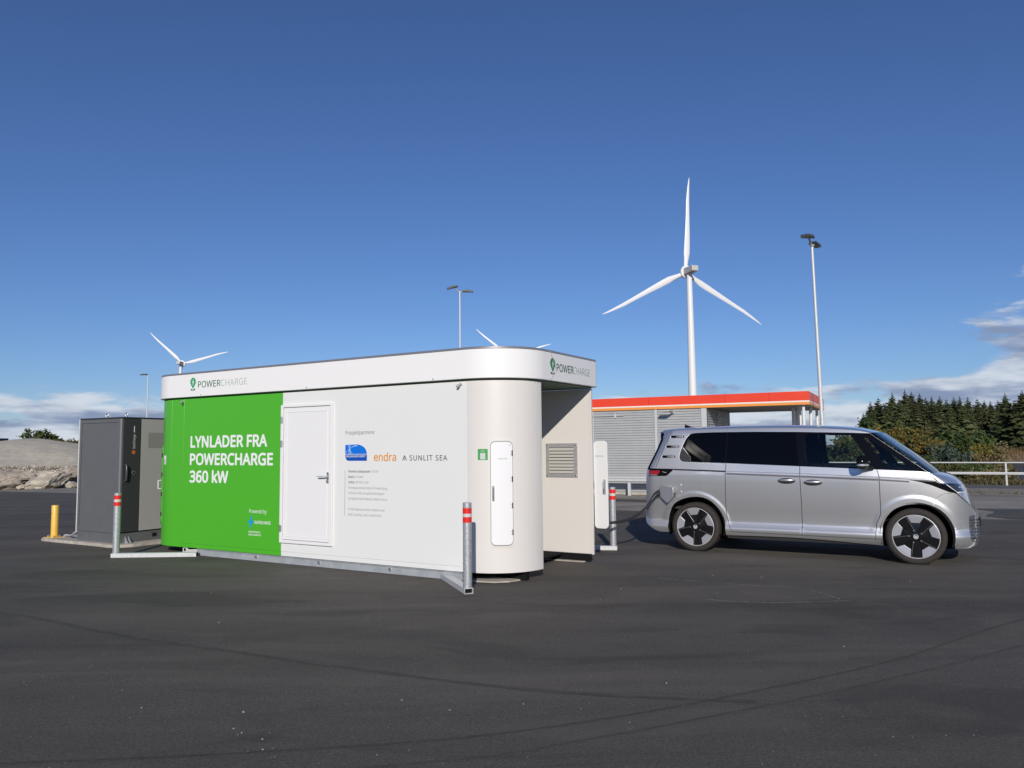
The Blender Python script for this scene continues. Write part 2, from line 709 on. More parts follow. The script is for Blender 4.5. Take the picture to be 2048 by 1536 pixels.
# old pale asphalt right across, the new black lot laid over it
flat('road', [(-60, -14), (34, -14), (34, 15.0), (15.31, 23.54), (6.0, 28.8), (-6, 34), (-19.91, 35.3), (-22.3, 33.9), (-60, 44)], -0.012, A_OLD)
flat('asphalt_lot', ragged([(-58, -13), (33, -13), (33, 4.4), (10.55, 16.28), (9.83, 16.59), (3.36, 19.34), (2.24, 20.27), (-8, 25.7),
                            (-17.22, 30.84), (-21.36, 32.65), (-58, 43)], 0.5, 0.05, 1), 0.0, A_NEW)
flat('asphalt_patch', ragged([(11.2, 19.35), (12.4, 19.1), (16.5, 16.6), (16.5, 12.6), (10.9, 16.25), (10.42, 16.62), (10.36, 17.2), (10.7, 17.75), (11.35, 18.5)],
                             0.35, 0.16, 3), -0.006, A_PATCH)
flat('asphalt_patch', ragged([(3.4, 22.9), (6.2, 21.5), (6.9, 22.4), (3.6, 24.1), (1.6, 24.9), (1.4, 23.9)], 0.35, 0.12, 4), -0.006, A_PATCH)
# gravelly verge and the dark path between the road and the railing
M_VERGE = mat('verge_gravel', (0.235, 0.205, 0.165), 0.95, var=0.45, vscale=4.0, bump=0.6, bscale=30.0, detail=8.0)
flat('verge', ragged([(15.31, 23.54), (33, 13.4), (34.5, 16.0), (17.81, 27.37), (10.2, 31.9), (8.6, 27.5)], 0.5, 0.14, 6), -0.008, M_VERGE)
flat('footpath', [(17.81, 27.37), (34.5, 17.3), (36.4, 20.5), (19.51, 29.97), (17.12, 31.2), (11.5, 34.6), (10.0, 32.1)], -0.004,
     mat('path_asphalt', (0.105, 0.10, 0.095), 0.9, var=0.2, vscale=2.0))

# tyre marks curving over the lot, and pale scratches in the asphalt
M_MARK = mat('tyre_mark', (0.060, 0.056, 0.051), 0.8, var=0.35, vscale=14.0, bump=0.3, bscale=160)
M_MARKL = mat('tyre_mark_faint', (0.068, 0.063, 0.057), 0.82, var=0.35, vscale=9.0, bump=0.3, bscale=160)
M_SCR = mat('scratch_pale', (0.40, 0.37, 0.32), 0.9, var=0.5, vscale=40.0)


def ribbon(name, pts, w, z, material, dash=0.0, seed=1, n=10):
    p = smooth_poly(pts, n, False)
    m = MB()
    rnd = random.Random(seed)
    for i in range(len(p) - 1):
        if dash and rnd.random() < dash:
            continue
        a, b = Vector(p[i]), Vector(p[i + 1])
        d = (b - a).normalized()
        nn = Vector((-d.y, d.x))
        wa = w * (0.75 + 0.5 * mnoise.noise((a.x * 3, a.y * 3, seed)))
        wb = w * (0.75 + 0.5 * mnoise.noise((b.x * 3, b.y * 3, seed)))
        if dash:
            wa *= rnd.uniform(0.4, 1.3)
            wb *= rnd.uniform(0.4, 1.3)
        q = [a + nn * wa / 2, a - nn * wa / 2, b - nn * wb / 2, b + nn * wb / 2]
        m.add([(v.x, v.y, z) for v in q], [(0, 1, 2, 3)])
    return tag(m.build(name, material), kind='structure')


ribbon('tyre_mark', [(9.0, 9.9), (4.61, 7.2), (2.86, 5.94), (1.52, 5.19), (0.5, 4.71), (-0.36, 4.43), (-1.15, 4.3), (-1.91, 4.21), (-4.5, 4.0)], 0.028, 0.0046, M_MARK, seed=2)
ribbon('tyre_mark', [(8.0, 8.75), (4.03, 6.31), (2.65, 5.5), (1.42, 4.87), (0.46, 4.43), (-0.34, 4.14), (-2.2, 3.8), (-4.0, 3.6)], 0.026, 0.0040, M_MARKL, seed=3)
ribbon('tyre_mark', [(-8.5, 9.4), (-5.16, 7.97), (-3.7, 7.11), (-2.33, 6.4), (-1.21, 5.86), (-0.27, 5.43), (0.55, 5.17), (1.5, 5.0)], 0.07, 0.0034, M_MARKL, seed=4)
ribbon('tyre_mark', [(5.9, 11.4), (8.2, 10.2), (11.0, 8.7)], 0.2, 0.0028, M_MARKL, seed=5)
ribbon('scratch_mark', [(1.75, 9.6), (2.39, 9.2), (2.8, 9.0), (3.2, 8.8)], 0.012, 0.005, M_SCR, 0.22, 6, 26)
ribbon('scratch_mark', [(3.24, 8.77), (3.32, 8.45), (3.36, 8.19)], 0.014, 0.005, M_SCR, 0.2, 7, 20)
ribbon('scratch_mark', [(2.0, 8.26), (2.2, 8.14), (2.59, 8.05), (3.0, 8.06), (3.42, 8.11)], 0.014, 0.005, M_SCR, 0.14, 8, 30)

# loose pale chips of stone on the lot
m = MB()
rnd = random.Random(11)


def pebble(m, x, y, z, s, rnd):
    vs = []
    for k in range(6):
        t = k * math.pi / 3 + rnd.uniform(-0.3, 0.3)
        vs.append((x + math.cos(t) * s * rnd.uniform(0.7, 1.2), y + math.sin(t) * s * rnd.uniform(0.7, 1.2), z + s * rnd.uniform(0.1, 0.45)))
    vs += [(x + rnd.uniform(-.3, .3) * s, y + rnd.uniform(-.3, .3) * s, z + s * rnd.uniform(0.8, 1.1)), (x, y, z - 0.2 * s)]
    fs = [(k, (k + 1) % 6, 6) for k in range(6)] + [((k + 1) % 6, k, 7) for k in range(6)]
    m.add(vs, fs)


for (x, y, s) in [(-2.33, 5.0, .012), (-1.66, 4.9, .014), (-1.35, 4.3, .011), (-1.3, 4.32, .007), (-1.42, 4.27, .008), (1.02, 5.4, .01), (2.6, 6.3, .012),
                  (-2.75, 7.4, .013), (-.4, 4.9, .012), (.05, 5.0, .010), (1.2, 8.9, .014), (.9, 8.3, .012), (3.0, 9.6, .016), (-3.4, 8.9, .014), (2.2, 8.6, .012),
                  (-1.62, 4.62, .012), (-1.55, 4.55, .010), (-1.4, 4.45, .012), (3.9, 5.0, .012), (-.72, 5.1, .011), (4.6, 9.2, .016), (2.45, 9.75, .013)]:
    pebble(m, x, y, 0.001, s * .62, rnd)
for k in range(240):
    y = 3.6 + 10 * rnd.random() ** 1.6
    x = rnd.uniform(-0.62, 0.62) * y
    pebble(m, x, y, 0.0, rnd.uniform(0.002, 0.0045), rnd)
tag(m.build('pebbles', mat('pebble_stone', (0.42, 0.40, 0.36), 0.85, var=0.3, vscale=60)), 'pale loose stone chips scattered over the black asphalt lot', 'pebbles', kind='stuff')

# ================================================================== CHARGING STATION
CONT = empty('charging_station', (0.022, 9.126, 0.0), R(-31.21))
tag(CONT, 'large white and green charging station container with rounded corners and a high white fascia', 'charging station')
LU, WD, RC = 7.04, 2.24, 0.662      # length, depth, corner radius


def outline(o=0.0, n=20, rb=0.14):
    """plan of the box grown by o; anticlockwise from the near right corner"""
    x0, x1, y0, y1 = -LU - o, o, -o, WD + o
    r, b = RC + o, rb + o * 0.4
    return (arc(x1 - r, y0 + r, r, -90, 0, n) + arc(x1 - b, y1 - b, b, 0, 90, 6)
            + arc(x0 + b, y1 - b, b, 90, 180, 6) + arc(x0 + r, y0 + r, r, 180, 270, n))


def ring(name, o_out, o_in, z0, z1, material, parent, bevel=0.0):
    a, b = outline(o_out), outline(o_in)
    n = len(a)
    vs = [(x, y, z) for z in (z0, z1) for x, y in a] + [(x, y, z) for z in (z0, z1) for x, y in b]
    fs = []
    for i in range(n):
        j = (i + 1) % n
        fs += [(i, j, n + j, n + i), (2 * n + j, 2 * n + i, 3 * n + i, 3 * n + j), (n + i, n + j, 3 * n + j, 3 * n + i), (j, i, 2 * n + i, 2 * n + j)]
    m = MB().add(vs, fs)
    return m.build(name, material, parent, smooth=True, bevel=bevel)


ZB, ZT = 0.112, 2.412
FA0, FA1 = 2.437, 2.792
ring('fascia', 0.056, 0.0, FA0, FA1, M_FASCIA, CONT, 0.006)
ring('roof_cap', 0.052, -0.06, FA1 + 0.002, FA1 + 0.030, mat('roof_cap_grey', (0.30, 0.29, 0.31), 0.35, 0.5), CONT, 0.004)
pl = outline(-0.004)
MB().prism(pl, lambda p: (p[0], p[1], FA0 - 0.014), lambda p: (p[0], p[1], FA0 + 0.05)).build('soffit', mat('soffit_green', (0.10, 0.17, 0.11), 0.6), CONT)
pl = outline(-0.07)
MB().prism(pl, lambda p: (p[0], p[1], FA1 - 0.05), lambda p: (p[0], p[1], FA1 + 0.012)).build('roof', mat('roof_membrane', (0.25, 0.25, 0.26), 0.8), CONT)
# hatch plates lying on the roof (they just show above the cap)
MB().box(-1.0, -0.3, 0.35, 1.05, FA1 + 0.03, FA1 + 0.052).build('roof_plate', mat('roof_plate_white', (0.7, 0.7, 0.68), 0.5), CONT, bevel=0.004)
MB().box(-6.75, -6.3, 0.2, 0.9, FA1 + 0.03, FA1 + 0.05).build('roof_plate', MATS['roof_plate_white'], CONT, bevel=0.004)


def arc_panel(m, cx, cy, r, a0, a1, z0, z1, t, n=28):
    vs = []
    for i in range(n + 1):
        a = R(a0 + (a1 - a0) * i / n)
        for rr in (r, r - t):
            for z in (z0, z1):
                vs.append((cx + rr * math.cos(a), cy + rr * math.sin(a), z))
    fs = []
    for i in range(n):
        k, q = 4 * i, 4 * (i + 1)
        fs += [(k, q, q + 1, k + 1), (k + 2, k + 3, q + 3, q + 2), (k + 1, q + 1, q + 3, k + 3), (k, k + 2, q + 2, q)]
    fs += [(0, 1, 3, 2), (4 * n, 4 * n + 2, 4 * n + 3, 4 * n + 1)]
    return m.add(vs, fs)


# the two near corners: quarter-round covers
m = arc_panel(MB(), -RC, RC, RC, -90, 0, ZB, ZT, 0.03)
m.build('corner_cover', M_CREAM, CONT, smooth=True, bevel=0.004)['label'] = 'cream rounded corner cover with a tall hatch'
m = arc_panel(MB(), -LU + RC, RC, RC, 180, 270, ZB - 0.003, ZT, 0.03)
m.box(-LU + RC, -6.074, 0.0, 0.03, ZB - 0.003, ZT)
m.build('corner_cover', M_GREEN, CONT, smooth=True, bevel=0.003)['label'] = 'green rounded corner cover'
# long side: green half, white half
m = MB().box(-6.071, -3.866, 0.003, 0.05, ZB, 0.172).box(-6.071, -3.866, 0.0, 0.05, 0.174, ZT)
m.build('wall_panel', M_GREEN, CONT, bevel=0.002)['label'] = 'green wall panel with white lettering'
m = MB().box(-3.862, -0.665, 0.003, 0.05, ZB, 0.172).box(-3.862, -0.665, 0.0, 0.05, 0.174, ZT)
m.build('wall_panel', M_WHITE, CONT, bevel=0.002)['label'] = 'white wall panel with partner logos'
# far side, ends and the recess at the right end
MB().box(-LU + 0.16, -0.16, WD - 0.05, WD, ZB, ZT).build('wall_panel', M_WHITE, CONT)
m = arc_panel(MB(), -0.14, WD - 0.14, 0.14, 0, 90, ZB, ZT, 0.03, 8)
m.build('corner_cover', M_CREAM, CONT, smooth=True)
MB().box(-LU, -LU + 0.04, RC + 0.002, WD - 0.14, ZB, ZT).build('wall_panel', M_GREEN, CONT)
MB().box(-1.34, -1.30, 0.04, 2.10, ZB, ZT).build('recess_wall', M_CREAM, CONT)
m = MB().box(-1.30, -0.012, 2.11, 2.16, ZB, ZT)
m.build('recess_wall', M_CREAM, CONT, bevel=0.012)['label'] = 'cream recess wall carrying the steel vent'
MB().box(-0.03, 0.0, RC - 0.03, RC, ZB, ZT).build('cover_edge', M_CREAM, CONT, bevel=0.006)
# floor, steel base beam, feet
MB().box(-LU + 0.35, -0.5, 0.12, WD - 0.1, ZB - 0.03, ZB - 0.005).build('dark_underside', M_DARK, CONT)
m = MB().box(-5.72, -0.78, 0.035, 0.11, 0.0, 0.092).box(-5.72, -0.78, 0.02, 0.11, 0.092, 0.104)
m.build('base_beam', mat('base_beam_steel', (0.42, 0.45, 0.47), 0.5, 0.3, var=0.12, vscale=6.0), CONT, bevel=0.004)
m = MB().box(-LU + 0.35, -0.90, WD - 0.2, WD - 0.1, 0.0, 0.10)
m.build('base_beam', MATS['base_beam_steel'], CONT)
for x in (-1.9, -3.15, -4.4):
    MB().cyl((x, 0.02, 0.06), (x, 0.037, 0.06), 0.022, n=10).build('bolt', M_STEEL, CONT)
m = MB().prism(arc(-6.02, 0.075, 0.055, 0, 180, 10) + [(-6.075, 0.0), (-5.74, 0.0), (-5.74, 0.09)], lambda p: (p[0], 0.03, p[1]), lambda p: (p[0], 0.055, p[1]))
m.build('lifting_lug', mat('lug_white', (0.62, 0.62, 0.6), 0.5), CONT, bevel=0.003)
MB().cyl((-6.02, 0.028, 0.07), (-6.02, 0.031, 0.07), 0.026, n=14).build('lug_hole', M_DARK, CONT)
MB().box(-0.86, -0.72, 2.07, 2.105, 0.0, 0.105).build('foot', M_GALVP, CONT, bevel=0.008)
MB().box(-1.2, -0.06, 2.118, 2.15, 0.016, 0.105).build('dark_underside', M_DARK, CONT)  # dark strip added to stand for the shade under the recess wall
MB().box(-0.52, -0.1, 0.4, 0.48, 0.0, 0.10).build('foot', M_DARK, CONT)

# --- service door
DOOR = MB().box(-3.822, -2.922, -0.012, -0.002, 0.347, 2.192).build('door', mat('door_white', (0.79, 0.79, 0.785), 0.3), CONT, bevel=0.004)
m = MB()
for (a, b, c, d) in ((-3.872, -3.828, 0.298, 2.234), (-2.916, -2.872, 0.298, 2.234), (-3.827, -2.917, 2.198, 2.234), (-3.827, -2.917, 0.298, 0.341)):
    m.box(a, b, -0.030, -0.001, c, d)
m.build('door_frame', MATS['door_white'], CONT, bevel=0.005)
MB().box(-3.827, -2.917, -0.0022, -0.0012, 0.342, 2.197).build('door_gap', mat('door_gap_grey', (0.08, 0.08, 0.085), 0.8), CONT)
m = MB()
for (a, b, c, d) in ((-3.764, -3.757, 0.39, 2.135), (-2.984, -2.977, 0.39, 2.135), (-3.756, -2.985, 2.128, 2.135), (-3.756, -2.985, 0.39, 0.397)):
    m.box(a, b, -0.0175, -0.0115, c, d)
m.build('bead', MATS['door_white'], DOOR)
for z in (1.976, 1.636, 0.452):
    MB().cyl((-3.846, -0.034, z), (-3.846, -0.034, z + 0.096), 0.013, n=10).box(-3.868, -3.826, -0.036, -0.030, z + .004, z + 0.092).build('hinge', M_STEEL, CONT, bevel=0.002)
m = MB().prism(round_rect(-2.975, -2.937, 1.14, 1.29, 0.016), lambda p: (p[0], -0.013, p[1]), lambda p: (p[0], -0.022, p[1]))
m.build('handle_plate', M_STEEL, DOOR, bevel=0.002)
MB().tube([(-2.956, -0.02, 1.235), (-2.956, -0.062, 1.235), (-2.975, -0.072, 1.235), (-3.10, -0.072, 1.232)], 0.010).build('handle', mat('handle_satin', (.62, .62, .61), .45, .3), DOOR, smooth=True)
MB().cyl((-2.956, -0.012, 1.165), (-2.956, -0.038, 1.165), 0.015, n=14).build('lock', M_STEEL, DOOR, smooth=True)

# --- louvred steel vent in the recess
VENT = MB()
x0, x1, z0, z1 = -0.735, -0.232, 1.172, 1.652
for (a, b, c, d) in ((x0, x0 + .052, z0, z1), (x1 - .052, x1, z0, z1), (x0 + .052, x1 - .052, z1 - .06, z1), (x0 + .052, x1 - .052, z0, z0 + .05)):
    VENT.box(a, b, 2.094, 2.109, c, d)
VENT = VENT.build('vent', mat('vent_steel', (0.42, 0.42, 0.43), 0.45, 0.35, var=0.1, vscale=30), CONT, bevel=0.002)
MB().box(x0 + .04, x1 - .04, 2.1095, 2.1098, z0 + .04, z1 - .04).build('vent_back', M_DARK, VENT)
slat_me = None
for k in range(8):
    z = z0 + 0.058 + k * 0.0458
    s = MB().add([(x0 + .052, 2.083, 0.0), (x1 - .052, 2.083, 0.0), (x1 - .052, 2.108, 0.036), (x0 + .052, 2.108, 0.036),
                  (x0 + .052, 2.083, -0.004), (x1 - .052, 2.083, -0.004), (x1 - .052, 2.108, 0.032), (x0 + .052, 2.108, 0.032)],
                 [(0, 1, 2, 3), (7, 6, 5, 4), (0, 4, 5, 1), (2, 6, 7, 3), (0, 3, 7, 4), (1, 5, 6, 2)]) if slat_me is None else None
    if slat_me is None:
        o = s.build('slat', mat('vent_slat', (0.56, 0.54, 0.50), 0.45, 0.2), VENT, loc=(0, 0, z))
        slat_me = o
    else:
        instance(slat_me, 'slat', VENT, (0, 0, z))
for a in (x0 + .026, x1 - .026):
    for c in (z0 + .026, z1 - .026):
        MB().cyl((a, 2.086, c), (a, 2.095, c), 0.010, n=10).build('screw', M_CHROME, VENT)


# --- curved hatch on the near cover
def on_cyl(s, z, d):
    """s: metres along the curve from the front seam"""
    t = R(-90) + s / RC
    return (-RC + (RC + d) * math.cos(t), RC + (RC + d) * math.sin(t), z)


def cyl_plate(poly, d0, d1, mirror=False):
    grid = [(x, z) for x in [min(p[0] for p in poly) + .0125 + .025 * i for i in range(40)] for z in [min(p[1] for p in poly) + .055 + 0.11 * i for i in range(20)] if in_poly(x, z, poly)]
    poly = clean(densify(clean(poly), 0.02, True))
    vs, ts = cdt([(poly, True)], grid)
    ts = [t for t in ts if in_poly(sum(vs[i].x for i in t) / 3, sum(vs[i].y for i in t) / 3, poly)]
    fm = (lambda q: (-LU - q[0], q[1], q[2])) if mirror else (lambda q: q)
    m = MB()
    n = len(vs)
    k = len(poly)
    m.v = [fm(on_cyl(v.x, v.y, d1)) for v in vs] + [fm(on_cyl(v.x, v.y, d0)) for v in vs]
    m.f = [tuple(t) for t in ts] + [(i, (i + 1) % k, n + (i + 1) % k, n + i) for i in range(k)]
    return m


S0, S1 = 0.278, 0.577
for mir in (False, True):
    cm = M_GREEN if mir else M_CREAM
    SH, SG = (S1 - .049, S0 + .024) if mir else (S0 + .049, S1 - .024)
    hatch = cyl_plate(round_rect(S0 + .022, S1 - .022, 0.445, 1.667, 0.055), 0.008, 0.017, mir).build(
        'hatch', M_GREEN if mir else mat('hatch_white', (0.80, 0.805, 0.80), 0.3), CONT, smooth=True, angle=30)
    cyl_plate(round_rect(S0, S1, 0.415, 1.692, 0.004), 0.0005, 0.006, mir).build('hatch_surround', cm, CONT, smooth=True, angle=30)
    cyl_plate(round_rect(S0 + .014, S1 - .014, 0.434, 1.677, 0.062), 0.006, 0.0085, mir).build('hatch_seal', mat('seal_grey', (0.22, 0.22, 0.22), 0.6), CONT, smooth=True, angle=30)
    fm = (lambda q: Vector((-LU - q[0], q[1], q[2]))) if mir else (lambda q: Vector(q))
    cyl_plate(round_rect(SH - .013, SH + .013, 0.962, 1.142, 0.01), 0.0172, 0.020, mir).build('handle_recess', M_PRINTGREY, hatch)
    s = SH
    MB().tube([fm(on_cyl(s, 0.985, .018)), fm(on_cyl(s, 0.99, .075 if mir else .032)), fm(on_cyl(s, 1.12, .075 if mir else .032)), fm(on_cyl(s, 1.125, .018))], 0.008).build(
        'handle', mat('handle_white', (0.75, 0.77, 0.75), 0.3) if mir else M_CHROME, hatch, smooth=True)
    for z in (1.50, 1.19, 0.875, 0.56):
        MB().cyl(fm(on_cyl(SG, z, 0.017)), fm(on_cyl(SG, z + .066, 0.017)), 0.008, n=10).build('hinge', M_BLACK, CONT)
        if not mir:
            for dz in (.012, .046):
                MB().cyl(on_cyl(S1 - .045, z + dz, 0.017), on_cyl(S1 - .045, z + dz, 0.019), 0.004, n=8).build('screw', M_PRINTGREY, hatch)
    if not mir:
        for ds in (.058, .044):
            MB().cyl(on_cyl(S1 - ds, 1.628, 0.017), on_cyl(S1 - ds, 1.628, 0.019), 0.0042, n=8).build('screw', M_PRINTGREY, hatch)
        lettering('\u00c5PNES HER', 'lettering', M_PRINTPG, hatch, lambda x, z: on_cyl(S0 + .105 + x, 1.455 + z, .0178), 0.108, 0.019)

# help label next to the hatch (its machine-readable code is left blank)
lab = cyl_plate(round_rect(0.138, 0.262, 1.452, 1.584, 0.002), 0.0006, 0.0022).build('help_label', mat('label_green', (0.05, 0.33, 0.08), 0.45), CONT, smooth=True, angle=30)
cyl_plate(round_rect(0.168, 0.232, 1.460, 1.536, 0.003), 0.0022, 0.003).build('label_field', mat('label_pale', (0.55, 0.60, 0.55), 0.5), lab, smooth=True, angle=30)
lettering('HELP', 'lettering', M_PRINTW, lab, lambda x, z: on_cyl(.178 + x, 1.552 + z, .003), 0.044, 0.014)
# sticker on the left cover
lab = cyl_plate(round_rect(0.148, 0.238, 1.386, 1.527, 0.003), 0.0006, 0.0022, True).build('sticker', M_PRINTW, CONT, smooth=True, angle=30)
cyl_plate(round_rect(0.170, 0.216, 1.398, 1.462, 0.001), 0.0022, 0.003, True).build('sticker_field', mat('sticker_grey', (0.38, 0.38, 0.42), 0.6), lab, smooth=True, angle=30)

# open hatch door on the far right corner
OD = MB()
pr = round_rect(0.0, 0.208, 0.470, 1.678, 0.05)
pr = [(max(p[0], 0.0), p[1]) for p in pr]
dirv = Vector((math.cos(R(-5)), math.sin(R(-5)), 0))
nv = Vector((-dirv.y, dirv.x, 0))
base = Vector((0.004, WD - 0.10, 0))
OD.prism(pr, lambda p: base + dirv * p[0] + Vector((0, 0, p[1])), lambda p: base + dirv * p[0] + nv * 0.03 + Vector((0, 0, p[1])))
OD = OD.build('open_hatch', MATS['hatch_white'], CONT, bevel=0.004)
OD['label'] = 'white hatch door standing open at the far right corner'
MB().tube([base + dirv * .165 - nv * q + Vector((0, 0, z)) for q, z in ((0, .955), (.028, .965), (.028, 1.115), (0, 1.125))], 0.010).build('handle', M_CHROME, OD, smooth=True)
m = MB().prism(round_rect(.148, .182, 0.935, 1.145, .012), lambda p: base + dirv * p[0] - nv * .0006 + Vector((0, 0, p[1])), lambda p: base + dirv * p[0] - nv * .004 + Vector((0, 0, p[1])))
m.build('handle_plate', mat('handle_plate_grey', (0.30, 0.30, 0.32), 0.5), OD)
lettering('\u00c5PNES HER', 'lettering', M_PRINTPG, OD, lambda x, z: base + dirv * (.02 + x) - nv * .0008 + Vector((0, 0, 1.455 + z)), 0.13, 0.022)


# --- print on the long side
def front(u, z0, y=-0.0012):
    return lambda x, z: (-u + x, y, z0 + z)


M_LET = M_PRINTW
lettering('LYNLADER FRA', 'lettering', M_LET, CONT, front(5.893, 1.654), 1.712, 0.166, 0.028)
lettering('POWERCHARGE', 'lettering', M_LET, CONT, front(5.899, 1.386), 1.842, 0.164, 0.028)
lettering('360 kW', 'lettering', M_LET, CONT, front(5.896, 1.117), 0.884, 0.168, 0.028)
lettering('Powered by', 'lettering', M_LET, CONT, front(4.529, 0.688), 0.368, 0.054)
lettering('SUPERCHARGE', 'lettering', M_LET, CONT, front(4.415, 0.536), 0.337, 0.043, 0.01)
lettering('supercharge.no', 'lettering', M_LET, CONT, front(4.537, 0.407), 0.25, 0.027, 0.012)
lettering('hello-haaland.no', 'lettering', M_LET, CONT, front(4.536, 0.365), 0.265, 0.027, 0.012)


def flat_front(name, polys, material, y=-0.0013, parent=None):
    m = MB()
    for p in polys:
        m.add([(-u, y, z) for u, z in p], [tuple(range(len(p)))])
    return m.build(name, material, parent or CONT)


flat_front('bolt_logo', [[(4.462, 0.662), (4.552, 0.545), (4.508, 0.545), (4.520, 0.462), (4.436, 0.572), (4.483, 0.576)]], M_PRINTSKY)
lettering('Prosjektpartnere:', 'lettering', M_PRINTGREY, CONT, front(2.652, 1.793), 0.515, 0.050)
# round-cornered partner logo: sky field, deep band, white sprays
f = (lambda a, b: [(2.655, b[0])] + [])
up = [(2.655, 1.534), (2.655, 1.657)] + [(2.46 - 0.185 * math.sin(R(t)), 1.535 + 0.125 * math.cos(R(t)) ** 0.9) for t in range(0, 90, 6)] + [(2.272, 1.534)]
dn = [(2.272, 1.443), (2.272, 1.527), (2.655, 1.527)] + [(2.60 - 0.0 + 0.055 * math.cos(R(t)), 1.52 - 0.077 * math.sin(R(t))) for t in range(10, 91, 10)]
flat_front('partner_logo', [up], M_PRINTBL)
flat_front('logo_band', [dn], M_PRINTBL2)
sp = MB()
for (a, b, c) in (((2.63, 1.655), (2.585, 1.61), (2.53, 1.536)), ((2.60, 1.656), (2.58, 1.61), (2.555, 1.536)), ((2.565, 1.656), (2.59, 1.60), (2.645, 1.545)),
                  ((2.545, 1.656), (2.575, 1.62), (2.59, 1.536)), ((2.44, 1.642), (2.52, 1.632), (2.645, 1.555))):
    q = smooth_poly([a, b, c], 6, False)
    for i in range(len(q) - 1):
        (xa, za), (xb, zb) = q[i], q[i + 1]
        d = Vector((xb - xa, zb - za)).normalized() * 0.0045
        sp.add([(-xa - d.y, -.0019, za + d.x), (-xa + d.y, -.0019, za - d.x), (-xb + d.y, -.0019, zb - d.x), (-xb - d.y, -.0019, zb + d.x)], [(0, 1, 2, 3)])
sp.build('logo_spray', mat('print_pale_blue', (0.55, 0.72, 0.86), 0.5), CONT)
lettering('HAUGALAND KRAFT', 'lettering', M_PRINTW, CONT, front(2.640, 1.490, -.0019), 0.345, 0.028, 0.008)
lettering('endra', 'lettering', M_PRINTOR, CONT, front(2.150, 1.443), 0.372, 0.098, 0.018)
lettering('SUNLIT SEA', 'lettering', M_PRINTDK, CONT, front(1.557, 1.448), 0.588, 0.064, 0.006, space=1.15)
flat_front('sail_logo', [[(1.678, 1.448), (1.645, 1.511), (1.635, 1.511), (1.668, 1.448)], [(1.600, 1.448), (1.633, 1.511), (1.643, 1.511), (1.610, 1.448)],
                         [(1.652, 1.448), (1.644, 1.497), (1.641, 1.497), (1.644, 1.448)], [(1.634, 1.448), (1.637, 1.497), (1.634, 1.497), (1.626, 1.448)]], M_PRINTDK)
flat_front('rule', [[(2.664, 0.719), (2.658, 0.719), (2.652, 1.310), (2.658, 1.310)]], mat('print_rule', (0.20, 0.27, 0.36), 0.5))
for (a, w1, b, w2, z) in (('Flytende solcellepaneler:', .394, '105 kW', .115, 1.289), ('Batteri:', .11, '210 kWh', .135, 1.216), ('Lading:', .112, '360 kW, 4 uttak', .23, 1.147)):
    lettering(a, 'lettering', M_PRINTGREY, CONT, front(2.597, z), w1, 0.030, 0.014)
    lettering(b, 'lettering', mat('print_mid_grey', (0.27, 0.27, 0.28), 0.5), CONT, front(2.597 - w1 - .014, z), w2, 0.030)
for (a, w1, z) in (('Teknologisamarbeid mellom EV PowerCharge,', .682, 1.072), ('Sunlit Sea, Endra, Haugaland N\u00e6ringspark', .628, 1.004),
                   ('og H\u00f8gskulen p\u00e5 Vestlandet, st\u00f8ttet av Enova.', .68, 0.931), ('Vi tester flytende solceller kombinert med', .63, 0.790),
                   ('batteri og lading, under norske forhold.', .58, 0.720)):
    lettering(a, 'lettering', MATS['print_mid_grey'], CONT, front(2.598, z), w1, 0.030)


# --- pin logo and name on the fascia, twice
def pin_logo(place, h, green, dark):
    """map pin with a lightning bolt over a small arc; place(x, z) in pin units, h = pin height"""
    w = h * 0.40
    pin = arc(0, h * 0.66, w, -18, 198, 24)
    pin = pin + [(0, 0.0)]
    m = MB()
    m.add([place(x, z, 0.0) for x, z in pin], [tuple(range(len(pin)))])
    a = m.build('pin_logo', green, CONT)
    bolt = [(0.10, .93), (-0.20, .62), (-0.03, .62), (-0.09, .28), (0.20, .68), (0.03, .68)]
    m = MB().add([place(x * h * .72, z * h, 0.0008) for x, z in bolt], [tuple(range(6))])
    m.build('pin_bolt', M_PRINTW, CONT)
    m = MB()
    for a0, a1 in ((180, 262), (278, 360)):
        q = [(w * .86 * math.cos(R(t)), .02 * h + h * .17 * math.sin(R(t))) for t in range(a0, a1 + 1, 8)]
        q += [(w * .42 * math.cos(R(t)), .035 * h + h * .07 * math.sin(R(t))) for t in range(a1, a0 - 1, -8)]
        m.add([place(x, z, 0.0) for x, z in q], [tuple(range(len(q)))])
    m.build('pin_shadow', dark, CONT)


M_PIN = mat('print_pin_green', (0.05, 0.36, 0.16), 0.45)
pin_logo(lambda x, z, d: (-5.798 + x, -0.0575 - d, 2.555 + z), 0.170, M_PIN, M_PRINTDG)
lettering('POWER', 'lettering', mat('print_name_green', (0.05, 0.19, 0.11), 0.5), CONT, lambda x, z: (-5.677 + x, -0.0575, 2.571 + z), 0.525, 0.098, 0.006)
lettering('CHARGE', 'lettering', mat('print_name_thin', (0.28, 0.38, 0.32), 0.5), CONT, lambda x, z: (-5.140 + x, -0.0575, 2.569 + z), 0.580, 0.098, -0.012)
EX = 0.0575
pin_logo(lambda x, z, d: (EX + d, 0.868 + x, 2.540 + z), 0.176, mat('print_pin_green_deep', (0.02, 0.24, 0.09), 0.45), M_DARK)
lettering('POWER', 'lettering', M_PRINTDG, CONT, lambda x, z: (EX, 0.972 + x, 2.568 + z), 0.470, 0.097, 0.012)
lettering('CHARGE', 'lettering', mat('print_name_thin_dark', (0.10, 0.19, 0.16), 0.5), CONT, lambda x, z: (EX, 1.450 + x, 2.566 + z), 0.503, 0.097, -0.012)
for u in (5.603, 3.342, 1.141):
    MB().cyl((-u, -0.060, 2.458), (-u, -0.055, 2.458), 0.009, n=10).build('fascia_screw', M_PRINTGREY, CONT)

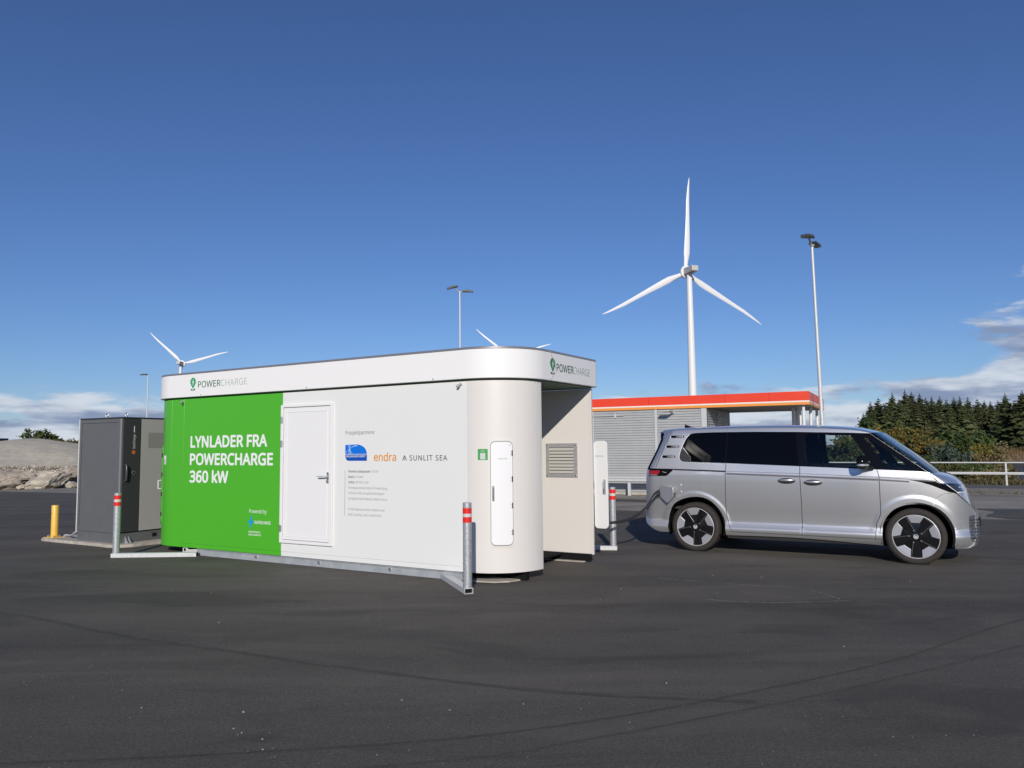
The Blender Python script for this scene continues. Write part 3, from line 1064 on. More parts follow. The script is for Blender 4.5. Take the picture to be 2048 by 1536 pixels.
# --- security cameras under the fascia
for (u, fl) in ((6.10, 1), (0.752, -1)):
    c = MB().cyl((-u, 0.002, 2.378), (-u, -0.02, 2.378), 0.016, n=14).build('security_camera', mat('camera_grey', (0.5, 0.5, 0.5), 0.35, 0.3), CONT, smooth=True)
    MB().tube([(-u, -.02, 2.378), (-u + fl * .008, -.035, 2.370), (-u + fl * .012, -.045, 2.364)], 0.007).build('bracket', MATS['camera_grey'], c, smooth=True)
    MB().lathe([(0.0, .018), (0.013, .018), (0.016, .012), (0.016, -.021), (0.012, -.024), (0.0, -.024)], 16).build('camera_body', MATS['camera_grey'], c, smooth=True,
              loc=(-u + fl * .014, -.05, 2.358)).rotation_euler = (R(35), 0, R(fl * 40))
    MB().cyl((0, -.0245, 0), (0, -.026, 0), 0.009, n=12).build('lens', M_GLOSSBLACK, c, loc=(-u + fl * .014, -.05, 2.358)).rotation_euler = (R(35), 0, R(fl * 40))
# loose strand hanging over the fascia end
MB().tube([(0.03, .75, 2.83), (.062, .80, 2.80), (.064, .86, 2.72), (.066, .93, 2.62), (.064, .88, 2.52), (.062, .80, 2.44)], 0.0022, 5).build('loose_string', mat('string', (.5, .48, .42), .8), CONT)

# thin concrete bed showing along the bottom edge
m = MB()
for poly in (ragged([(-0.64, .03), (-.36, .09), (-.22, .22), (-.18, .38), (-.4, .5), (-.8, .3)], .04, .02, 21), ragged([(-.86, 2.03), (-.16, 2.065), (-.14, 2.12), (-.9, 2.2)], .05, .02, 22)):
    m.prism(poly, lambda p: (p[0], p[1], 0.0), lambda p: (p[0], p[1], 0.014))
m.build('bed_rubble', M_CONC, CONT)


# ================================================================== BOLLARDS
def bollard(name, foot, start, label, height=0.97):
    root = empty(name, (foot[0], foot[1], 0))
    tag(root, label, 'bollard', 'galvanised bollards round the charging station')
    r = 0.0495
    MB().lathe([(0, 0.066), (r, 0.066), (r, height - .004), (r - .004, height), (0, height)], 28, 'Z').build('post', M_GALV, root, smooth=True)
    for z0, z1, mm, nm in ((.875, .935, M_RED, 'red_band'), (.838, .873, M_REFW, 'grey_band'), (.776, .836, M_RED, 'red_band')):
        MB().lathe([(r + .0012, z0), (r + .0012, z1)], 28, 'Z').build(nm, mm, root, smooth=True)
    d = (Vector(start) - Vector(foot))
    L = d.length
    a = math.atan2(d.y, d.x)
    rot = Matrix.Rotation(a, 3, 'Z')
    m = MB()
    h = .05
    t = .006
    for (y0, y1, z0, z1) in ((-h, h, .004, .004 + t), (-h, h, .066 - t, .066), (-h, -h + t, .004 + t, .066 - t), (h - t, h, .004 + t, .066 - t)):
        m.box(-.055, L, y0, y1, z0, z1, rot)
    m.build('arm', M_GALVP, root, bevel=.0015)
    MB().box(-.02, L, -h + .007, h - .007, .012, .058, rot).build('arm_hollow', M_DARK, root)
    return root


bollard('bollard', (-6.02, 11.95), (-4.80, 11.98), 'galvanised bollard with two red bands standing in front of the dark grey cabinet')
bollard('bollard', (-0.512, 8.73), (-0.86, 9.75), 'galvanised bollard with two red bands in front of the cream corner cover, nearest one', 0.995)
bollard('bollard', (1.545, 12.22), (0.35, 12.45), 'galvanised bollard with two red bands crossed by the charging cable')
# backing plate on the front post
bp = [o for o in COL.objects if o.name.startswith('bollard') and o.location.x < 0 and o.location.x > -2][0]

# ================================================================== BATTERY CABINET
CAB = empty('battery_cabinet', (-6.66, 13.31, 0.0), R(-29.5))
tag(CAB, 'tall dark grey power cabinet on a concrete slab left of the green wall', 'power cabinet')
CW, CD, C0, C1 = 1.19, 1.35, 0.05, 2.19
M_CAB = mat('cabinet_grey', (0.115, 0.120, 0.125), 0.42, var=0.05, vscale=4)
M_CABD = mat('cabinet_dark', (0.042, 0.044, 0.045), 0.4)
M_CABL = mat('cabinet_light', (0.37, 0.362, 0.345), 0.45)
MB().box(-CW, 0, 0, CD, C0 + .17, C1 - .025).build('cabinet_body', M_CAB, CAB, bevel=.006)
MB().box(-CW - .008, .008, -.008, CD + .008, C1 - .024, C1).build('cabinet_roof', mat('cabinet_roof_dark', (.03, .032, .036), .4), CAB, bevel=.004)
MB().box(-CW, 0, .004, CD, C0, C0 + .168).build('plinth', M_CAB, CAB, bevel=.004)
# left face: framed panel
m = MB()
for (a, b, c, d) in ((-CW + .0, -CW + .05, .22, C1 - .03), (-.10, -.052, .22, C1 - .03), (-CW + .052, -.102, C1 - .09, C1 - .03), (-CW + .052, -.102, .22, .30)):
    m.box(a, b, -.012, -.001, c, d)
m.build('side_frame', M_CAB, CAB, bevel=.003)
MB().box(-.048, .0, -.014, -.001, .22, C1 - .03).build('corner_post', mat('cabinet_post', (.20, .215, .23), .4), CAB, bevel=.006)
MB().box(-CW - .022, -CW - .002, -.02, .02, .20, C1 - .02).build('edge_trim', mat('trim_pale', (.62, .62, .60), .45), CAB, bevel=.004)
# right face: dark strip door and light door
MB().box(.002, .022, .012, .335, .235, C1 - .03).build('strip_door', M_CABD, CAB, bevel=.003)
LD = MB().box(.002, .024, .342, CD - .01, .235, C1 - .03).build('light_door', M_CABL, CAB, bevel=.003)
MB().box(.0022, .0232, .3355, .3415, .24, C1 - .035).build('door_gap', M_DARK, CAB)
MB().box(.002, .012, .012, CD - .01, .222, .234).build('door_gap', M_DARK, CAB)
gr = MB().box(.0245, .027, .47, 1.18, 1.66, 1.93).build('vent_panel', mat('cabinet_vent', (.27, .265, .25), .5), CAB)
sl = None
for k in range(9):
    if sl is None:
        sl = MB().box(.027, .030, .48, 1.17, 0, .014).build('slat', MATS['cabinet_vent'], gr, loc=(0, 0, 1.672))
    else:
        instance(sl, 'slat', gr, (0, 0, 1.672 + k * .0285))
MB().tube([(.022, .055, 1.09), (.06, .058, 1.11), (.066, .06, 1.25), (.06, .058, 1.36), (.022, .055, 1.38)], [.012, .015, .017, .015, .012]).build('handle', mat('handle_dark', (.10, .105, .11), .35, .4), CAB, smooth=True)
lk = MB().cyl((.022, .215, 1.235), (.030, .215, 1.235), .034, n=20).build('lock', mat('lock_grey', (.22, .21, .20), .4, .4), CAB)
MB().cyl((.030, .215, 1.235), (.032, .215, 1.235), .018, n=16).build('keyhole', M_DARK, lk)
m = MB()
for k in range(16):
    t0, t1, t2 = (k * 22.5, k * 22.5 + 8, k * 22.5 + 16)
    m.add([(.0228, .205 + r_ * math.cos(R(t)), 1.585 + r_ * math.sin(R(t))) for r_, t in ((.012, t0), (.037, t0 + 2), (.037, t2 - 2), (.012, t2))], [(0, 1, 2, 3)])
m.build('sun_logo', mat('logo_orange', (.62, .17, .03), .5), CAB)
MB().cyl((.0222, .205, 1.585), (.0232, .205, 1.585), .028, n=20).build('logo_disc', mat('logo_orange_disc', (.55, .15, .03), .5), CAB)
lettering('StarCharge', 'lettering', mat('print_silver', (.55, .55, .54), .5), CAB, lambda x, z: (.0228, .232 - z, 1.645 + x), .245, .045, .012)
MB().box(.0222, .0232, .203, .216, 1.925, 2.035).build('light_bar', M_PRINTW, CAB)
pk = MB().box(.006, .010, .62, .70, C0 + .06, C0 + .12).build('plinth_vent', M_DARK, CAB)
for y in (.1, .16):
    MB().add([(.006, y, C0), (.10, y, C0), (.006, y, C0 + .11), (.006, y + .008, C0), (.10, y + .008, C0), (.006, y + .008, C0 + .11)],
             [(0, 1, 2), (3, 5, 4), (0, 3, 4, 1), (1, 4, 5, 2), (0, 2, 5, 3)]).build('anchor_bracket', M_GALV, CAB)
for x in (-1.03, -.82, -.58, -.3):
    MB().cyl((x, -.002, .10), (x, .004, .10), .008, n=8).build('screw', M_STEEL, CAB)
for (x, y) in ((-.62, .12), (-.10, .14), (-.12, 1.1)):
    MB().lathe([(.030, -.010), (.038, 0), (.030, .010), (.022, 0)], 16, 'Y', (x, y, C1 + .045), True).cyl((x, y, C1), (x, y, C1 + .018), .02, n=10).build('lifting_eye', M_STEEL, CAB, smooth=True)

# slab, cable duct and yellow post
MB().prism(ragged([(-8.58, 14.30), (-6.98, 13.33), (-6.80, 13.20), (-6.60, 13.12), (-6.38, 13.25), (-5.4, 14.85), (-7.5, 16.1)], .12, .03, 31),
           lambda p: (p[0], p[1], -.01), lambda p: (p[0], p[1], .05)).build('concrete_slab', M_CONC)
tag(bpy.data.objects['concrete_slab'], 'low pale concrete slab under the dark grey cabinet', 'concrete slab', kind='structure')
Y = empty('yellow_bollard', (-8.40, 14.42, 0.045))
tag(Y, 'short yellow steel post bolted to the slab left of the cabinet', 'bollard')
M_YEL = mat('yellow_paint', (0.80, 0.50, 0.075), 0.42, var=.05, vscale=8)
MB().lathe([(0, .012), (.063, .012), (.063, .575), (.058, .585), (0, .587)], 28, 'Z').build('post', M_YEL, Y, smooth=True)
MB().box(-.15, .15, -.12, .12, 0, .012, Matrix.Rotation(R(-29), 3, 'Z')).build('base_plate', M_YEL, Y, bevel=.003)
for a, b in ((-.12, .03), (.04, -.10), (.10, -.02), (-.08, -.08)):
    MB().cyl((a, b, .012), (a, b, .05), .009, n=8).build('anchor_bolt', M_STEEL, Y)
m = MB()
for k in range(8):
    t0, t1 = R(205 + k * 5), R(210 + k * 5)
    h0, h1 = .045 * (1 - k / 8), .045 * (1 - (k + 1) / 8)
    m.add([(.0638 * math.cos(t0), .0638 * math.sin(t0), .43), (.0638 * math.cos(t1), .0638 * math.sin(t1), .43), (.0638 * math.cos(t1), .0638 * math.sin(t1), .431 + h1), (.0638 * math.cos(t0), .0638 * math.sin(t0), .431 + h0)], [(0, 1, 2, 3)])
m.build('black_mark', M_BLACK, Y)
dct = MB().tube(smooth_poly([(-8.27, 14.5, .02), (-8.25, 14.49, .075), (-8.15, 14.42, .085), (-7.98, 14.2, .10), (-7.82, 14.0, .15), (-7.74, 13.92, .19)], 5, False), .017, 8)
tag(dct.build('cable_duct', mat('duct_grey', (.42, .43, .43), .5), smooth=True), 'grey cable duct running from the yellow post to the cabinet', 'cable duct')

# ================================================================== VAN
# van axes: x forward from the rear axle, y to the left of the van (away from the camera), z up
VAN = empty('parked_van', (2.767 + .97 * .5153, 11.992 + .97 * .8570, 0.0), R(-31.018))
tag(VAN, 'silver electric passenger van plugged in beside the charging station', 'van')


def paint_material():
    m = bpy.data.materials.new('silver_paint')
    m.use_nodes = True
    b = NB(m.node_tree)
    p = m.node_tree.nodes['Principled BSDF']
    t = b.new('ShaderNodeTexCoord').outputs['Object']
    fl = b.noise(t, 900.0, 1.0, 0.5)
    c = b.mix(b.remap(fl, 0.35, 0.65, 0, 1, False), (0.68, 0.682, 0.685), (0.80, 0.802, 0.805))
    b.l.new(c, p.inputs['Base Color'])
    p.inputs['Metallic'].default_value = 0.86
    p.inputs['Roughness'].default_value = 0.41
    p.inputs['Coat Weight'].default_value = 1.0
    p.inputs['Coat Roughness'].default_value = 0.02
    return m


M_PAINT = paint_material()
M_TINT = mat('tinted_glass', (0.002, 0.0025, 0.004), 0.02, spec=0.16)
M_CLEAR = glass_mat('clear_glass', (0.84, 0.89, 0.87), 0.03)
M_WSCR = glass_mat('windscreen_glass', (0.66, 0.73, 0.73), 0.06)
M_TRIM = mat('trim_black', (0.014, 0.014, 0.015), 0.35)
M_SKIRT = mat('skirt_grey', (0.05, 0.052, 0.055), 0.5)

ZP = [.20, .28, .362, .41, .46, .56, .70, .85, 1.0, 1.10, 1.15, 1.20, 1.25, 1.29, 1.5, 1.74, 1.80, 1.86, 1.95]
HP = [.89, .940, .962, .938, .918, .928, .948, .966, .979, .984, .984, .973, .964, .957, .915, .855, .835, .805, .74]
RZ = [.2, .45, 1.0, 1.23, 1.5, 1.76, 1.95]
RS = [-.86, -.90, -.87, -.85, -.72, -.60, -.5]


def pchip(X, Yv, x):
    n = len(X)
    x = min(max(x, X[0]), X[-1])
    i = 0
    while i < n - 2 and x > X[i + 1]:
        i += 1
    h = X[i + 1] - X[i]

    def slope(k):
        if k == 0:
            return (Yv[1] - Yv[0]) / (X[1] - X[0])
        if k == n - 1:
            return (Yv[-1] - Yv[-2]) / (X[-1] - X[-2])
        a, b = (Yv[k] - Yv[k - 1]) / (X[k] - X[k - 1]), (Yv[k + 1] - Yv[k]) / (X[k + 1] - X[k])
        return 0.0 if a * b <= 0 else 2 * a * b / (a + b)
    t = (x - X[i]) / h
    return (Yv[i] * (1 + 2 * t) * (1 - t) ** 2 + slope(i) * h * t * (1 - t) ** 2 + Yv[i + 1] * t * t * (3 - 2 * t) + slope(i + 1) * h * t * t * (t - 1))


WHEELS = ((0.0, 0.368), (2.99, 0.365))


def half_w(s, z):
    w = pchip(ZP, HP, z)
    d = s - 2.2
    if d > 0:
        w -= .075 * d * d
    d -= .2
    if d > 0:
        w -= .035 * min(d, 1.5) ** 8
    e = s - pchip(RZ, RS, z)
    r = .22
    if e < r:
        e = max(e, 0.0)
        w -= r - math.sqrt(max(r * r - (r - e) ** 2, 0))
    for (cx, cz) in WHEELS:                      # raised lip round each wheel arch
        q = math.hypot(s - cx, z - cz)
        if q < .60 and z > .2:
            w += .011 * (1 - sstep(.495, .555, q)) * sstep(.37, .5, z)
    return max(w, .25)


def side_n(s, z):
    h = .004
    a = (half_w(s + h, z) - half_w(s - h, z)) / (2 * h)
    b = (half_w(s, z + h) - half_w(s, z - h)) / (2 * h)
    return Vector((-a, -1.0, -b)).normalized()


# outline of the flank (s, z) and the matching points on the centre line
OUT = [  # S, C
    ((-.60, .275), (-.60, .255)), ((-.74, .36), (-.80, .34)), ((-.795, .45), (-.90, .44)), ((-.765, .62), (-.88, .62)), ((-.742, .80), (-.87, .80)), ((-.735, 1.05), (-.86, 1.05)),
    ((-.722, 1.23), (-.84, 1.23)), ((-.665, 1.36), (-.78, 1.37)), ((-.595, 1.52), (-.70, 1.53)), ((-.525, 1.69), (-.64, 1.71)), ((-.545, 1.80), (-.68, 1.84)), ((-.48, 1.822), (-.60, 1.875)),
    ((-.30, 1.832), (-.32, 1.893)), ((.0, 1.842), (-.0, 1.903)), ((.6, 1.846), (.6, 1.908)), ((1.2, 1.842), (1.22, 1.904)), ((1.75, 1.826), (1.80, 1.882)), ((2.15, 1.800), (2.22, 1.848)), ((2.36, 1.775), (2.44, 1.80)),
    ((2.476, 1.746), (2.565, 1.762)), ((2.70, 1.575), (2.80, 1.58)), ((2.93, 1.398), (3.04, 1.398)), ((3.172, 1.212), (3.275, 1.196)),
    ((3.235, 1.137), (3.385, 1.162)), ((3.305, 1.053), (3.49, 1.105)), ((3.39, .992), (3.545, 1.04)), ((3.481, .932), (3.59, .945)), ((3.57, .84), (3.622, .845)), ((3.642, .750), (3.645, .745)),
    ((3.665, .69), (3.672, .69)), ((3.672, .62), (3.715, .60)), ((3.66, .45), (3.722, .44)), ((3.645, .30), (3.712, .27)), ((3.58, .222), (3.65, .205)), ((3.43, .205), (3.43, .195)),
    ((3.0, .21), (3.0, .20)), ((2.58, .222), (2.58, .21)), ((1.5, .272), (1.5, .23)), ((.45, .262), (.45, .22)), ((0, .262), (0, .22)), ((-.44, .268), (-.44, .24)),
]
CORNER = {9, 10, 19, 22, 28, 29}


def open_curve(idx):
    return idx


SEG = []   # dense outline: (S, C, tag)
nO = len(OUT)
for i in range(nO):
    j = (i + 1) % nO
    (a, ca), (b, cb) = OUT[i], OUT[j]
    p0 = OUT[(i - 1) % nO] if i not in CORNER else OUT[i]
    p3 = OUT[(j + 1) % nO] if j not in CORNER else OUT[j]
    L = math.dist(a, b)
    k = max(2, int(L / .045))
    zone = ('rear' if i < 6 else 'rear_window' if i < 10 else 'roof' if i < 19 else 'windscreen' if i < 22 else 'bonnet' if i < 28 else 'bumper' if i < 34 else 'bottom')
    for q in range(k):
        t = q / k

        def cr(w0, w1, w2, w3):
            return tuple(0.5 * ((2 * y1) + (y2 - y0) * t + (2 * y0 - 5 * y1 + 4 * y2 - y3) * t * t + (-y0 + 3 * y1 - 3 * y2 + y3) * t ** 3)
                         for y0, y1, y2, y3 in zip(w0, w1, w2, w3))
        SEG.append((cr(p0[0], a, b, p3[0]), cr(p0[1], ca, cb, p3[1]), zone))
OUTLINE = [sg[0] for sg in SEG]

ARCH_R = [(-.430, .22), (-.432, .46), (-.357, .668), (-.252, .756), (-.121, .804), (0, .822), (.118, .817), (.233, .775), (.326, .695), (.394, .602), (.442, .479), (.457, .33), (.452, .22)]
ARCH_F = [(2.585, .16), (2.588, .446), (2.609, .537), (2.661, .63), (2.748, .718), (2.869, .773), (2.986, .792), (3.1, .786), (3.212, .742), (3.319, .648), (3.391, .53), (3.429, .40), (3.428, .15)]
ARCHES = [smooth_poly(ARCH_R, 4, False), smooth_poly(ARCH_F, 4, False)]
BAND = (smooth_poly([(.30, 1.801), (.091, 1.797), (-.03, 1.790), (-.098, 1.763), (-.145, 1.696), (-.184, 1.605), (-.212, 1.53), (-.229, 1.454), (-.228, 1.409), (-.197, 1.366), (-.142, 1.353)], 4, False)
        + [(.494, 1.331), (1.545, 1.289), (2.555, 1.249), (3.05, 1.226), (3.168, 1.2135)] + [(2.93, 1.397), (2.70, 1.573), (2.474, 1.7455)] + [(2.243, 1.757), (1.505, 1.783), (.9, 1.797)])
FD_GLASS = smooth_poly([(1.628, 1.735), (1.70, 1.747), (2.19, 1.732), (2.235, 1.715), (2.50, 1.30), (2.49, 1.279), (1.69, 1.297), (1.656, 1.315), (1.632, 1.45)], 3)
Q_GLASS = smooth_poly([(2.411, 1.672), (2.47, 1.668), (2.73, 1.463), (2.985, 1.254), (2.965, 1.245), (2.69, 1.28), (2.645, 1.335), (2.52, 1.52)], 3)
R_GLASS = [(.488, 1.795)] + smooth_poly([(.30, 1.794), (.10, 1.789), (-.02, 1.780), (-.088, 1.752), (-.133, 1.69), (-.172, 1.60)], 3, False) + [(-.10, 1.505), (-.042, 1.42), (-.036, 1.362), (.482, 1.339)]
S_GLASS = [(.510, 1.795), (.9, 1.789), (1.499, 1.776), (1.538, 1.297), (.504, 1.339)]
SEAM_SL = [(.503, 1.803), (.493, 1.337), (.469, .653), (.478, .55), (.505, .44), (.541, .318)]
SEAM_DR = [(1.507, 1.783), (1.552, 1.289), (1.556, .77), (1.547, .312)]
SEAM_FD = [(2.243, 1.757), (2.556, 1.249), (2.582, 1.141), (2.577, .649), (2.55, .58), (2.521, .525), (2.507, .42), (2.500, .306)]
SEAM_SILL = [(.541, .318), (1.547, .312), (2.500, .306), (2.583, .306)]
SEAM_HT = [(-.372, 1.832), (-.485, 1.585), (-.612, 1.258)]
SEAM_BP = [(3.44, .955), (3.424, .935), (3.37, .937), (3.309, .92), (3.26, .88), (3.223, .827), (3.191, .766)]
SEAMS = [SEAM_SL, SEAM_DR, SEAM_FD, SEAM_SILL, SEAM_HT, SEAM_BP]
REARBLACK = [(-.525, 1.787), (-.534, 1.74), (-.612, 1.555), (-.70, 1.368), (-.80, 1.30), (-.80, 1.80)]
DOOR_S = SEAM_SL + SEAM_DR[::-1]
DOOR_F = SEAM_DR + SEAM_FD[::-1]
BUMP_F = [(3.191, .766), (3.223, .827), (3.26, .88), (3.309, .92), (3.37, .937), (3.424, .935), (3.481, .935), (3.60, .82), (3.66, .75), (3.9, .7), (3.9, .1), (3.3, .1), (3.3, .7)]
GW = .0042
GB = .0018


def seam_dist(p, line):
    best = 9.0
    for i in range(len(line) - 1):
        (ax, ay), (bx, by) = line[i], line[i + 1]
        dx, dy = bx - ax, by - ay
        t = ((p[0] - ax) * dx + (p[1] - ay) * dy) / (dx * dx + dy * dy)
        t = min(max(t, 0), 1)
        best = min(best, math.hypot(p[0] - ax - t * dx, p[1] - ay - t * dy))
    return best


def offset_line(line, d):
    out = []
    for i, p in enumerate(line):
        a, b = line[max(i - 1, 0)], line[min(i + 1, len(line) - 1)]
        L = math.dist(a, b)
        out.append((p[0] - (b[1] - a[1]) / L * d, p[1] + (b[0] - a[0]) / L * d))
    return out


lines = [(OUTLINE, True), (densify(BAND, .06, True), True), (densify(FD_GLASS, .06, True), True), (densify(Q_GLASS, .06, True), True),
         (densify(R_GLASS, .06, True), True), (densify(S_GLASS, .06, True), True), (REARBLACK, True)]
for A in ARCHES:
    lines.append((densify(A, .03), False))
for sline in SEAMS:
    for d in ((GW, -GW) if sline is not SEAM_BP else (GB, -GB)):
        lines.append((densify(offset_line(sline, d), .06), False))
grid = [(-.95 + .05 * i, .15 + .045 * j) for i in range(95) for j in range(40)]
for (cx, cz) in WHEELS:
    for q in (.47, .485, .497, .509, .521, .533, .545, .558, .575):
        grid += [(cx + q * math.cos(R(t)), cz + q * math.sin(R(t))) for t in range(-20, 201, 4)]
grid = [p for p in grid if not .30 < p[1] < .52]
for zz in (1.13, 1.15, 1.165, 1.18, 1.20, 1.22):
    grid += [(-.8 + .1 * i, zz) for i in range(45)]
for zz in (.315, .335, .35, .362, .375, .39, .405, .42, .435, .45, .465, .48, .50):
    grid += [(-.8 + .05 * i, zz) for i in range(90)]
grid = [p for p in grid if in_poly(p[0], p[1], OUTLINE)]
V2, T2 = cdt(lines, grid)

REG = {}
for t in T2:
    c = (sum(V2[i].x for i in t) / 3, sum(V2[i].y for i in t) / 3)
    if not in_poly(c[0], c[1], OUTLINE) or in_poly(c[0], c[1], ARCHES[0]) or in_poly(c[0], c[1], ARCHES[1]):
        continue
    if any(seam_dist(c, L) < (GW if L is not SEAM_BP else GB) * 0.98 for L in SEAMS):
        k = 'seam'
    elif in_poly(*c, REARBLACK):
        k = 'rear_glass'
    elif in_poly(*c, FD_GLASS):
        k = 'fd_glass'
    elif in_poly(*c, Q_GLASS):
        k = 'q_glass'
    elif in_poly(*c, R_GLASS):
        k = 'r_glass'
    elif in_poly(*c, S_GLASS):
        k = 's_glass'
    elif in_poly(*c, BAND):
        k = 'band_f' if in_poly(*c, DOOR_F) else 'band'
    elif in_poly(*c, DOOR_S):
        k = 'slide'
    elif in_poly(*c, DOOR_F):
        k = 'front'
    elif in_poly(*c, BUMP_F):
        k = 'bumper'
    else:
        k = 'body'
    REG.setdefault(k, []).append(t)


def side_pt(s, z, sgn=-1, off=0.0):
    """point on the flank; sgn -1 is the side towards the camera; off pushes outwards"""
    n = side_n(s, z)
    p = Vector((s, -half_w(s, z), z)) + n * off
    return Vector((p.x, p.y * -sgn, p.z))


class Surf:
    """mesh with its own smooth normals"""
    def __init__(s):
        s.v, s.n, s.f = [], [], []

    def patch(s, tris, sgn, off=0.0, skirt=0.0):
        used = {}
        edges = {}
        for t in tris:
            ids = []
            for i in t:
                if i not in used:
                    used[i] = len(s.v)
                    x, z = V2[i].x, V2[i].y
                    nn = side_n(x, z)
                    p = Vector((x, -half_w(x, z), z)) + nn * off
                    s.v.append((p.x, p.y * -sgn, p.z))
                    s.n.append((nn.x, nn.y * -sgn, nn.z))
                ids.append(used[i])
            f = tuple(ids)
            a, b, c = (V2[i] for i in t)
            ccw = (b.x - a.x) * (c.y - a.y) - (b.y - a.y) * (c.x - a.x) > 0
            if ccw != (sgn < 0):
                f = f[::-1]
            s.f.append(f)
            for k in range(3):
                e = (f[k], f[(k + 1) % 3])
                edges[e] = True
        if skirt:
            for (a, b) in [e for e in edges if (e[1], e[0]) not in edges]:
                pa, pb = Vector(s.v[a]), Vector(s.v[b])
                na, nb = Vector(s.n[a]), Vector(s.n[b])
                o = len(s.v)
                fn = (pb - pa).cross(-na).normalized() * -1
                s.v += [tuple(pa), tuple(pb), tuple(pb - nb * skirt), tuple(pa - na * skirt)]
                s.n += [tuple(fn)] * 4
                s.f.append((o, o + 3, o + 2, o + 1)[::-1])
        return s

    def strip(s, segs, sgn, na=12, p=0.8):
        """closing surface from the flank edge to the centre line"""
        rows = []
        for (S, Cc, _z) in segs:
            y0 = half_w(*S)
            row = []
            for k in range(na + 1):
                a = (math.pi / 2) * k / na
                ca, sa = math.cos(a) ** p, math.sin(a) ** p
                if k == na:
                    ca, sa = 0.0, 1.0
                row.append(Vector((S[0] + (Cc[0] - S[0]) * sa, y0 * ca * sgn, S[1] + (Cc[1] - S[1]) * sa)))
            rows.append(row)
        o = len(s.v)
        m = len(rows)
        for i in range(m):
            for k in range(na + 1):
                s.v.append(tuple(rows[i][k]))
                du = rows[min(i + 1, m - 1)][k] - rows[max(i - 1, 0)][k]
                dv = rows[i][min(k + 1, na)] - rows[i][max(k - 1, 0)]
                n = du.cross(dv)
                if n.length < 1e-9:
                    n = Vector((0, sgn, 0))
                n.normalize()
                n = n * sgn * -1
                if k == 0:
                    nn = side_n(*segs[i][0])
                    n = Vector((nn.x, nn.y * -sgn, nn.z)) * 0.7 + n * 0.3
                    n.normalize()
                if k == na:
                    n.y = 0
                    n.normalize()
                s.n.append(tuple(n))
        for i in range(m - 1):
            for k in range(na):
                a, b, c, d = o + i * (na + 1) + k, o + (i + 1) * (na + 1) + k, o + (i + 1) * (na + 1) + k + 1, o + i * (na + 1) + k + 1
                s.f.append((a, b, c, d) if sgn > 0 else (d, c, b, a))
        return s

    def build(s, name, material, parent):
        me = bpy.data.meshes.new(name)
        # make the windings agree with the normals
        fs = []
        for f in s.f:
            pa, pb, pc = (Vector(s.v[i]) for i in f[:3])
            gn = (pb - pa).cross(pc - pa)
            an = sum((Vector(s.n[i]) for i in f), Vector())
            fs.append(f if gn.dot(an) >= 0 else f[::-1])
        me.from_pydata(s.v, [], fs)
        me.materials.append(material)
        me.polygons.foreach_set('use_smooth', [True] * len(me.polygons))
        me.normals_split_custom_set_from_vertices(s.n)
        o = bpy.data.objects.new(name, me)
        COL.objects.link(o)
        o.parent = parent
        return o


SIDES = (-1, 1)
bd = Surf()
for sg in SIDES:
    bd.patch(REG['body'], sg, 0, .02)


def zone_segs(*zs):
    idx = [i for i, q in enumerate(SEG) if q[2] in zs]
    return [SEG[i] for i in idx] + [SEG[(idx[-1] + 1) % len(SEG)]]


for sg in SIDES:
    bd.strip(zone_segs('rear'), sg, 14, .75)
    bd.strip(zone_segs('roof'), sg, 16, .85)
BODY = bd.build('body', M_PAINT, VAN)
s_ = Surf()
for sg in SIDES:
    s_.strip(zone_segs('bonnet'), sg, 14, .8)
s_.build('bonnet', M_PAINT, VAN)
s_ = Surf()
for sg in SIDES:
    s_.strip(zone_segs('windscreen'), sg, 14, .85)
s_.build('windscreen', M_WSCR, VAN)
s_ = Surf()
for sg in SIDES:
    s_.patch(REG['bumper'], sg, 0, .02)
    s_.strip(zone_segs('bumper'), sg, 14, .75)
FB = s_.build('front_bumper', M_PAINT, VAN)
s_ = Surf()
for sg in SIDES:
    s_.strip(zone_segs('bottom'), sg, 4, 1.0)
s_.build('dark_underside', M_DARK, VAN)
s_ = Surf()
for sg in SIDES:
    s_.patch(REG['seam'], sg, -.010)
s_.build('panel_gap', M_DARK, VAN)
for sg in SIDES:
    Surf().patch(REG['band'], sg, -.003, .006).build('window_trim', M_GLOSSBLACK, VAN)
s_ = Surf()
for sg in SIDES:
    s_.patch(REG['rear_glass'], sg, -.002, .01)
    s_.strip(zone_segs('rear_window'), sg, 14, .75)
s_.build('rear_window', M_TINT, VAN)
FDOOR = None
for sg in SIDES:
    SD = Surf().patch(REG['slide'], sg, 0, .02).build('sliding_door', M_PAINT, VAN)
    Surf().patch(REG['s_glass'], sg, -.001, .004).build('window_glass', M_TINT, SD)
    Surf().patch(REG['r_glass'], sg, -.001, .004).build('quarter_window', M_TINT, VAN)
    Surf().patch(REG['q_glass'], sg, -.004).build('quarter_window', M_CLEAR, VAN)
    FD = Surf().patch(REG['front'], sg, 0, .02).build('front_door', M_PAINT, VAN)
    Surf().patch(REG['band_f'], sg, -.003, .006).build('window_frame', M_GLOSSBLACK, FD)
    Surf().patch(REG['fd_glass'], sg, -.006).build('window_glass', M_CLEAR, FD)
    if sg < 0:
        SDOOR, FDOOR = SD, FD


